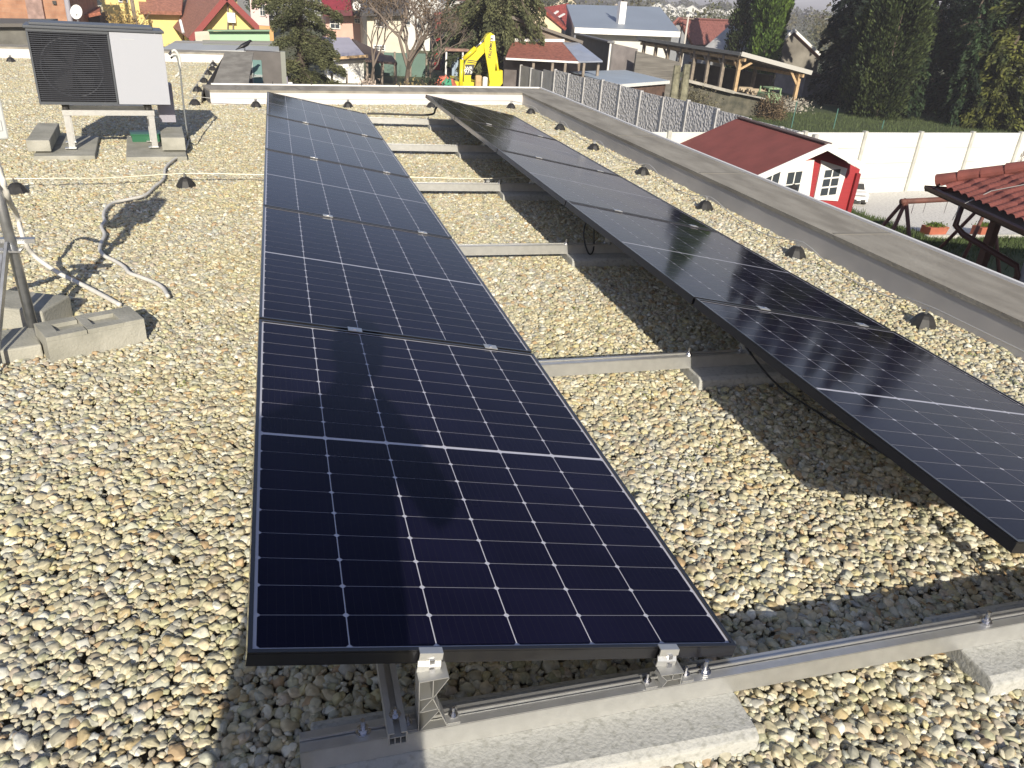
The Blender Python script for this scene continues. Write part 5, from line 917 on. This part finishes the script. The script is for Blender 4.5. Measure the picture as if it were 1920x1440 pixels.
Bd = Bld('dark_garage', 'dark grey low garage before the brick building at the left edge', 'garage', 0, 0, 44, base=at(30, 70, 44)); Bd.wall_px([(-60, 44), (62, 44)], 44, 5, pl((.14, .135, .12), .3)); Bd.slab([at(-60, 44, 43.6), at(66, 44, 43.6), at(62, 35, 49), at(-60, 33, 49)], .15, mat('garage_roof', (.12, .11, .10), .9))
RS = Bld('tile_porch', 'small red tiled lean-to roof between dish and yellow house', 'porch', 0, 0, 62, base=at(165, 35, 62)); RS.slab([at(148, 30, 61), at(187, 22, 61), at(187, 12, 65), at(155, 20, 65)], .2, mat_roof('orange_tiles', (.36, .13, .08))); RS.wall_px([(150, 31), (186, 24)], 62, 3, pl((.10, .08, .07)))
MW = Bld('mint_wall', 'mint green rendered garden wall in front of the yellow gable house', 'wall', 0, 0, 50, base=at(440, 70, 50)); MW.wall_px([(392, 57), (400, 60), (505, 58)], 50, .4, mat('mint_render', (.36, .55, .36), .85, 0, .06, 1)); b = MB(); b.beam(at(390, 57, 49.9), at(506, 57, 49.9), .6, .07); MW.part(b, 'capping', mat('mint_dark', (.22, .33, .22), .8)); MW.wall_px([(365, 60), (392, 58)], 50.2, .3, pl((.55, .5, .42))); 
LR = Bld('low_flat_building', 'long low building with pale grey metal flat roof beyond the left wing', 'building', 0, 0, 38, base=at(430, 90, 38)); LR.slab([at(300, 93, 37), at(524, 96, 37), at(520, 80, 44), at(330, 76, 44)], .2, mat('pale_metal_roof', (.46, .47, .46), .5, 0, .08, .8, stretch=(1, .1, 1))); LR.wall_px([(300, 95), (524, 98)], 37.3, 6, pl((.42, .40, .36))); b = MB(); b.beam(at(380, 84, 41), at(522, 87, 41), .14, .12); b.beam(at(380, 78, 43.5), at(522, 80, 43.5), .14, .14); LR.part(b, 'roof_rail', mat('dark_trim', (.16, .17, .15), .7))
PK = Bld('pink_white_house', 'narrow pink and white house between yellow gable and pine', 'house', 0, 0, 84, base=at(478, 40, 84)); PK.wall_px([(466, -30), (500, -30)], 84, 6, pl((.68, .52, .50), .05)); PK.win(486, 8, 498, 30, 83.9); PK.slab([at(462, -30, 83), at(505, -30, 83), at(505, -50, 90), at(462, -50, 90)], .3, M_RB)
OR = Bld('orange_house', 'orange rendered low wall with terracotta coping right of the mint wall', 'wall', 0, 0, 52, base=at(500, 60, 52)); OR.wall_px([(486, 48), (512, 50)], 52.5, .5, pl((.55, .32, .14)))
# striped bin and plaster shed close beyond the far parapet
SH = Bld('plaster_hut', 'small beige plastered hut with pointed roof beyond the far parapet', 'hut', 0, 0, 30, base=at(506, 150, 30)); SH.part(MB().prism([at(494, 140, 30), at(507, 130, 30), at(521, 140, 30), at(521, 185, 30), at(494, 185, 30)], (0, 1.4, 0)), 'wall', pl((.34, .30, .26), .2)); b = MB(); b.tube([at(507, 131, 30.4), at(503, 112, 30.4)], .03, 6); SH.part(b, 'pole', M_TIMD)
b = MB(); b.prism([(at(494, 160, 30).x, 30.02, GZ), (at(521, 160, 30).x, 30.02, GZ), (at(521, 160, 30).x, 30.02, at(510, 184, 30).z), (at(494, 160, 30).x, 30.02, at(510, 184, 30).z)], (0, 1.36, 0)); SH.part(b, 'base', M_CONC)
AW = thing('striped_awning', 'white and violet striped leaning sheets beside the hut', 'awning', (at(550, 150, 33).x, 33, GZ)); h = at(550, 128, 33).z - GZ
for i in range(7): b = MB(); b.prism([(-.62 + i * .18, 0, .0), (-.46 + i * .18, 0, 0), (-.46 + i * .18 - .12, .6, h * (1.0 - .09 * i)), (-.62 + i * .18 - .12, .6, h * (1.0 - .09 * i))], (.01, .05, .03)); b.build('slat', M_WHITE if i % 2 else mat('violet_grey', (.22, .20, .26), .8), AW)

# ---------------------------------------------------------------- excavator (backhoe arm)
EY = 46; ex = thing('excavator', 'bright yellow excavator with raised folded digging arm beyond the far parapet', 'excavator', (at(890, 158, EY).x, EY, GZ)); eo = Vector((at(890, 158, EY).x, EY, GZ))
M_YE = mat('machine_yellow', (.72, .60, .02), .4, 0, .06, 2, coat=.3); M_DK = mat('decal_dark', (.05, .05, .055), .5)
def ep(px, y0, y1, name, m, parent=None):
    b = MB().prism([at(u, v, EY + y0) for u, v in px], (0, y1 - y0, 0)); b.v = [tuple(Vector(p) - eo) for p in b.v]; return b.build(name, m, parent or ex)
zo = lambda x, y: (820 + x / 12, 50 + y / 12)
boom = ep([zo(605, 1500), zo(600, 1000), zo(610, 880), zo(650, 770), zo(760, 640), zo(900, 470), zo(1050, 270), zo(1110, 170), zo(1200, 130), zo(1230, 220), zo(1080, 560), zo(900, 760), zo(790, 1010), zo(755, 1120), zo(745, 1500)], -.16, .16, 'boom', M_YE)
stick = ep([zo(1060, 290), zo(1120, 190), zo(1200, 130), zo(1280, 190), zo(1300, 320), zo(1330, 600), zo(1290, 1120), zo(1240, 1340), zo(1190, 1320), zo(1150, 1000), zo(1060, 480)], -.36, -.19, 'stick', M_YE)
ep([zo(1205, 200), zo(1290, 190), zo(1298, 320), zo(1200, 320)], -.37, -.361, 'white_plate', M_WHITE, stick)
ep([zo(630, 850), zo(850, 850), zo(770, 1090), zo(610, 1090)], -.172, -.161, 'decal', M_DK, boom)
ep([zo(690, 745), zo(900, 770), zo(890, 790), zo(680, 765)], -.172, -.161, 'stripe', M_DK, boom); ep([zo(672, 785), zo(870, 812), zo(862, 832), zo(664, 805)], -.172, -.161, 'stripe', M_DK, boom)
def etext(t, px, sz, m, rot, par, y):
    p = at(*px, EY + y) - eo; mw = Matrix.Translation(p) @ Matrix.Rotation(rot, 4, 'Y') @ Matrix.Rotation(rad(90), 4, 'X'); text_mesh(t, sz, m, par, mw, bold=.006)
etext('WB', zo(705, 940), .26, M_WHITE, rad(-3), boom, -.185); etext('97S', zo(695, 1010), .33, M_WHITE, rad(-3), boom, -.185)
etext('KOMATSU', zo(1195, 480), .23, M_DK, rad(94), stick, -.375)
for (p0, p1, r_, m_, nm) in ((zo(590, 730), zo(860, 480), .13, M_YE, 'cylinder'), (zo(850, 490), zo(1080, 270), .045, M_BOLT, 'piston'), (zo(550, 740), zo(520, 1500), .11, M_YE, 'cylinder'), (zo(1310, 600), zo(1385, 1150), .07, M_YE, 'link')):
    y_ = -.28 if nm != 'link' else -.1; b = MB(); b.tube([at(*p0, EY + y_) - eo, at(*p1, EY + y_) - eo], r_, 10); b.build(nm, m_, ex, smooth=True)
b = MB(); q = at(*zo(1380, 1150), EY) - eo; b.prism([q + Vector((-.5, -.4, .35)), q + Vector((.1, -.4, .45)), q + Vector((.15, -.4, -.25)), q + Vector((-.25, -.4, -.75)), q + Vector((-.65, -.4, -.45))], (0, .8, 0)); b.build('bucket', M_YE, ex)
b = MB(); q = at(880, 158, EY) - eo; b.box((q.x, .3, .55), (2.0, .8, .5)); b.box((q.x, 1.8, .62), (1.2, 3, .35)); b.build('chassis', M_YE, ex, bevel=.04)
for s_ in (-1, 1): b = MB(); b.beam((q.x + s_ * .9, .2, .6), (q.x + s_ * 1.3, .2, .05), .14); b.box((q.x + s_ * 1.3, .2, .03), (.4, .4, .06)); b.build('stabiliser', M_YE, ex)
for s_ in (-1, 1):
    for yy in (1.2, 3.0): b = MB(); b.tube([(q.x + s_ * .6, yy, .42), (q.x + s_ * .95, yy, .42)], .42, 18); b.build('wheel', M_RUBBER, ex)
for (u, v, c, lb, s_) in ((835, 150, (.60, .16, .10), 'salmon and orange heap of sheeting left of the excavator', .75), (838, 153, (.05, .30, .17), 'green bundle lying before the orange sheeting', .42)):
    p = at(u, v, 45 if s_ > .5 else 44); t = MB(); t.lathe((0, 0, 0), [(s_, 0), (s_ * .95, s_ * .5), (s_ * .6, s_ * 1.0), (s_ * .1, s_ * 1.1)], 9); t.v = [(x * random.uniform(.85, 1.15), y * .6, z * random.uniform(.85, 1.15) * (p.z - GZ + .3) / s_ * .8) for x, y, z in t.v]; o = t.build('sheeting_heap' if s_ > .5 else 'bundle', mat('sheet_%d' % int(c[0] * 100), c, .7, 0, .35, 2), None, loc=(p.x, p.y, GZ)); tag(o, lb, 'heap')
for (u0, u1, v0, Y_, m_, lb, nm) in ((891, 903, 141, 45.5, M_TIM, 'pale timber pallet board leaning behind the excavator arm', 'board'), (905, 914, 144, 45.2, M_WHITE, 'white sack between excavator boom and stick', 'sack')):
    a_ = at(u0, 150, Y_); c_ = at(u1, v0, Y_); o = MB().box((0, 0, (c_.z - GZ) / 2), (c_.x - a_.x, .3, c_.z - GZ)).build(nm, m_, None, bevel=.08, loc=((a_.x + c_.x) / 2, Y_, GZ)); tag(o, lb, nm)

# ---------------------------------------------------------------- trees
def tp_(u, Y): p = at(u, 150, Y); return p.x, Y
conifer('pine_tree', 'dark green loose conifer rising beyond the far parapet beside the hut', *tp_(567, 42), 9.5, 2.6, 60000, F_PINE, .12, z0=.10, droop=.3, dens=6, pw=.45, cl=1.0)
conifer('cypress_tree', 'large drooping conifer with brown dead patches behind the excavator', *tp_(940, 50), 12, 3.9, 60000, F_PINE, .19, z0=.05, droop=.75, dens=8, pw=.42, cl=1.1)
conifer('cypress_tree', 'smaller grey-green conifer left of the large drooping one', *tp_(880, 53), 9.5, 3.0, 16000, fol('grey_green', (.075, .09, .05), (.045, .055, .03)), .24, z0=.2, droop=.5, dens=7, pw=.5)
bare('bare_tree', 'leafless multi-stemmed tree with grey-brown twigs beyond the far parapet', *tp_(765, 40), 7.5, M_TWIG, 5, .42, r0=.16, stems=5, depth=6, buds=1500)
bare('bare_tree', 'slim leafless tree with brown buds left of the multi-stemmed tree', *tp_(700, 43), 6.5, M_TWIG, 12, .4, r0=.09, stems=3, depth=5, buds=1800)
bare('bare_tree', 'leafless tree leaning before the red gable building', *tp_(806, 44), 5.5, M_TWIG, 21, .5, r0=.09, stems=4, depth=5)
for (u, Y, R, H, m_, lb) in ((600, 36, .9, 1.4, F_BUSH, 'bright green shrub right of the pine trunk'), (625, 36.5, .8, 1.1, F_BUSH, 'low yellow-green shrub beside the grey canopy'), (545, 37, 1.2, 1.3, F_DARK, 'dark green shrub at the foot of the pine'), (655, 38, 1.3, 1.2, F_BROWN, 'brown twiggy brush heap before the white shed'), (730, 38, 1.2, 1.3, mat('ochre_brush', (.28, .22, .10), .9, island=.4), 'ochre dry brush left of the bare tree trunks'), (785, 39, 1.3, 1.5, mat('ochre_brush', (0, 0, 0)), 'ochre green brush right of the bare tree trunks'), (815, 40, .9, 1.7, F_DARK, 'dark shrub under the leaning leafless tree'), (690, 39, .8, 1.5, mat('pinkish_rubble', (.42, .34, .28), .9, island=.4), 'pale pinkish brush and rubble by the carport'), (528, 34, .5, 1.2, F_PINE, 'small upright shrub behind the hut')):
    bush('garden_bush', lb, at(u, 150, Y).x, Y, R, H, 1800, m_, .15)
# tall thujas on the right
thuja('thuja_tree', 'tall bright green columnar thuja behind the carport roof', *tp_(1423, 60.5), 12.5, 1.4, 30000, F_THUJA, .30)
thuja('cypress_tree', 'olive brown broad conifer left of the bright thuja', *tp_(1386, 64), 8.4, 1.7, 14000, F_OLIVE, .3)
conifer('spruce_tree', 'dark bluish conifer top between olive conifer and bright thuja', *tp_(1400, 76), 12, 2.6, 12000, F_SPRUCE, .3)
# dark conifers at the right
DK = [(1600, 50, 15, 3.6, F_DARK, 'dark_conifer', 'very dark broad conifer at the left end of the tree mass', 30000), (1660, 43, 9.2, 2.0, F_OLIVE, 'cypress_tree', 'olive green cypress with two tops in front of the dark conifers', 24000), (1625, 44.5, 8.0, 1.6, F_OLIVE, 'cypress_tree', 'olive cypress with orange tinge, shorter and left of the two-topped one', 15000), (1700, 44, 7.4, 1.5, F_SPRUCE, 'cypress_tree', 'dim green cypress at the right flank of the two-topped cypress', 13000),
      (1730, 52, 17, 3.8, F_DARK, 'dark_conifer', 'darkest tall conifer filling the gap in the tree mass', 30000), (1800, 46, 14, 3.2, F_SPRUCE, 'spruce_tree', 'tall green spruce behind the drooping yellow-green cypress', 30000), (1880, 40, 12, 2.7, F_YEL, 'cypress_tree', 'drooping yellow-green cypress near the right edge', 36000), (1960, 44, 15, 4, F_DARK, 'dark_conifer', 'dark conifer at the right edge of the tree mass', 20000),
      (1675, 56, 17, 4.0, F_SPRUCE, 'spruce_tree', 'tall dark spruce rising above the two-topped cypress', 30000), (1860, 54, 17, 4, F_DARK, 'dark_conifer', 'tall dark conifer behind the spruce', 24000), (1565, 60, 13, 2.8, F_DARK, 'dark_conifer', 'dark pointed conifer beside the old barn', 18000), (1820, 41, 6.0, 2.0, F_SPRUCE, 'spruce_tree', 'low spreading green spruce beneath the tall one', 16000)]
for (u, Y, H, R, m_, nm, lb, n_) in DK:
    x_, y_ = tp_(u, Y)
    if m_ is F_OLIVE: thuja(nm, lb, x_, y_, H, R, n_, m_, .22)
    else: conifer(nm, lb, x_, y_, H, R, n_, m_, .30, z0=.02, droop=.55, dens=8, pw=.6 if m_ is F_YEL else .7, cl=1.2)
bare('bare_tree', 'small Y-shaped leafless sapling behind the white fence above the tiled roof', at(1905, 320, 23.2).x, 23.2, 2.9, M_TWIG, 40, .3, r0=.03, stems=2, depth=3)

# ---------------------------------------------------------------- town further out and hills
rt = random.Random(3); wc = [('white', (.62, .61, .58)), ('cream', (.60, .52, .38)), ('pale yellow', (.62, .50, .24)), ('grey', (.34, .34, .34)), ('beige', (.46, .40, .32))]
rc = [('red', (.27, .075, .055)), ('brown', (.17, .085, .06)), ('grey', (.22, .22, .235)), ('dark', (.08, .075, .075))]; seen = {}
near_u = [-40, 60, 160, 300, 560, 700, 1000, 1110, 1200, 1300, 1470, 1500, 1540]
for i in range(54):
    Yh = 100 * (1.03 ** i) + rt.uniform(-4, 4); u = rt.uniform(-60, 1600) if i > 8 else rt.choice(near_u); p = at(u, 20, Yh); a_, b2 = rt.choice(wc), rt.choice(rc)
    if (1215 < u < 1430 and Yh > 250) or (1090 < u < 1600 and Yh < 345): continue
    key = (a_[0], b2[0])
    hh_ = house('town_house', '', 'house', p.x, p.y, rt.uniform(-.9, .9), rt.uniform(7, 10), rt.uniform(8, 13), rt.uniform(2.8, 5), rt.uniform(2, 3.2), pl(a_[1], .05), mat_roof('town_roof_' + b2[0], b2[1]), wins=[('f', -1.8, 1, 1.2, 1.3), ('f', 1.8, 1, 1.2, 1.3), ('l', 3, 1, 1.2, 1.3), ('r', 3, 1, 1.2, 1.3)], group='houses of the town further out'); seen.setdefault(key, []).append((u, hh_))
for (wa, ro), L_ in seen.items():
    L_.sort(key=lambda t: t[0])
    for i, (u, o) in enumerate(L_): o['label'] = f'distant {wa} house with {ro} roof, ' + ('only one of its kind' if len(L_) == 1 else 'leftmost of its kind' if i == 0 else 'rightmost of its kind' if i == len(L_) - 1 else f'{ORD[i]} from the left of its kind')
def woods(name, label, n, gen, m, size):
    P_ = []
    for i in range(n): x, y, H, R = gen(); k = 140; d = RNG.normal(size=(k, 3)); d /= np.linalg.norm(d, axis=1)[:, None]; P_.append(np.array([x, y, GZ + H * .55]) + d * np.array([R, R, H * .45]) * (RNG.random((k, 1)) ** .3))
    P_ = np.concatenate(P_); o = leaf_mesh(name, P_, RNG.normal(size=P_.shape), size, m, None, .8); tag(o, label, 'trees', kind='stuff')
def g1_(): u = rt.uniform(-80, 1620); Yh = rt.uniform(95, 420); p = at(u, 20, Yh); return p.x, p.y, rt.uniform(3.5, 8), rt.uniform(1.5, 3.2)
def g2__(): u = rt.uniform(-80, 2000); Yh = rt.uniform(420, 1100); p = at(u, 20, Yh); return p.x, p.y, rt.uniform(6, 12), rt.uniform(4, 8)
woods('distant_trees', 'hazy brown and green trees scattered among the distant houses', 420, g1_, mat('town_trees', (.11, .10, .06), .9, 0, 0, .05, (.05, .065, .03), island=.4), .5)
woods('distant_wood', 'band of woodland before the hills at the horizon', 900, g2__, mat('far_wood', (.08, .085, .05), .9, 0, 0, .02, (.06, .055, .04), island=.3), 1.8)
V = []; F = []; na = 160
for j, (rr_, hh) in enumerate(((1300, 0), (1700, 14), (2300, 32), (3200, 66), (3900, 78))):
    for i in range(na + 1): a_ = rad(-50 + 120 * i / na); nz_ = 1 + .25 * math.sin(i * .13 + j) + .12 * math.sin(i * .37 + j * 2) + .05 * math.sin(i * .9); V.append((rr_ * math.sin(a_), rr_ * math.cos(a_), GZ - .5 + hh * nz_))
for j in range(4):
    for i in range(na): k = j * (na + 1) + i; F.append((k, k + 1, k + na + 2, k + na + 1))
hl_ = MB().add(V, F).build('hills', mat('hill_forest', (.06, .065, .045), .95, 0, 0, .01, (.10, .095, .06), detail=8), None, smooth=True); tag(hl_, kind='structure')

# ---------------------------------------------------------------- air
hz = MB().box((0, 1900, 55 - 5.2), (9000, 4600, 110)).build('haze', mat('air', (1, 1, 1)), None); tag(hz, 'thin pale air haze that fades the distant houses and hills', 'haze', kind='stuff')
ma_ = bpy.data.materials.new('haze_air'); ma_.use_nodes = True; ma_.node_tree.nodes.clear(); o_ = ma_.node_tree.nodes.new('ShaderNodeOutputMaterial'); v_ = ma_.node_tree.nodes.new('ShaderNodeVolumePrincipled')
v_.inputs['Color'].default_value = (.86, .86, .95, 1); v_.inputs['Density'].default_value = .0008; v_.inputs['Anisotropy'].default_value = .0; ma_.node_tree.links.new(v_.outputs[0], o_.inputs['Volume']); hz.data.materials.clear(); hz.data.materials.append(ma_)

# ---------------------------------------------------------------- small debris on the roof
V = []; F = []
for i in range(420):
    x, y = random.choice((lambda: (random.uniform(-2, 3.75), random.uniform(-.4, 10)), lambda: (random.gauss(3.68, .06), random.uniform(-.5, 10.5)), lambda: (random.uniform(1.3, 3.6), random.gauss(.1, .15))))()
    if -.05 < x < 1.2 and y > 0: x += 1.3
    a = random.uniform(0, 6.28); L_ = random.uniform(.008, .022); w_ = L_ * random.uniform(.25, .5); ca_, sa_ = math.cos(a), math.sin(a); z = random.uniform(.006, .013); k = len(V)
    for (p, q, h) in ((-L_, 0, 0), (0, -w_, .003), (L_, 0, random.uniform(0, .008)), (0, w_, .003)): V.append((x + p * ca_ - q * sa_, y + p * sa_ + q * ca_, z + h))
    F += [(k, k + 1, k + 2), (k, k + 2, k + 3)]
lv = MB().add(V, F).build('fallen_leaves', mat('dry_leaf', (.30, .20, .10), .85, island=.5), None); tag(lv, 'small dry brown leaf bits scattered over the roof gravel', 'leaves', kind='stuff')

P_ = []
for i in range(70):
    x, y = random.choice(((random.gauss(3.55, .15), random.uniform(.5, 9)), (random.uniform(-2, -.1), random.uniform(1, 8)), (random.uniform(1.3, 1.9), random.uniform(.5, 7))))
    P_.append(np.array([x, y, .008]) + RNG.normal(size=(14, 3)) * np.array([.016, .016, .003]))
P_ = np.concatenate(P_); mo = leaf_mesh('moss', P_, RNG.normal(size=P_.shape) + np.array([0, 0, .5]), .011, mat('moss_green', (.16, .19, .05), .9, island=.4), None, .5); tag(mo, 'tiny green moss tufts growing among the roof gravel', 'moss', kind='stuff')
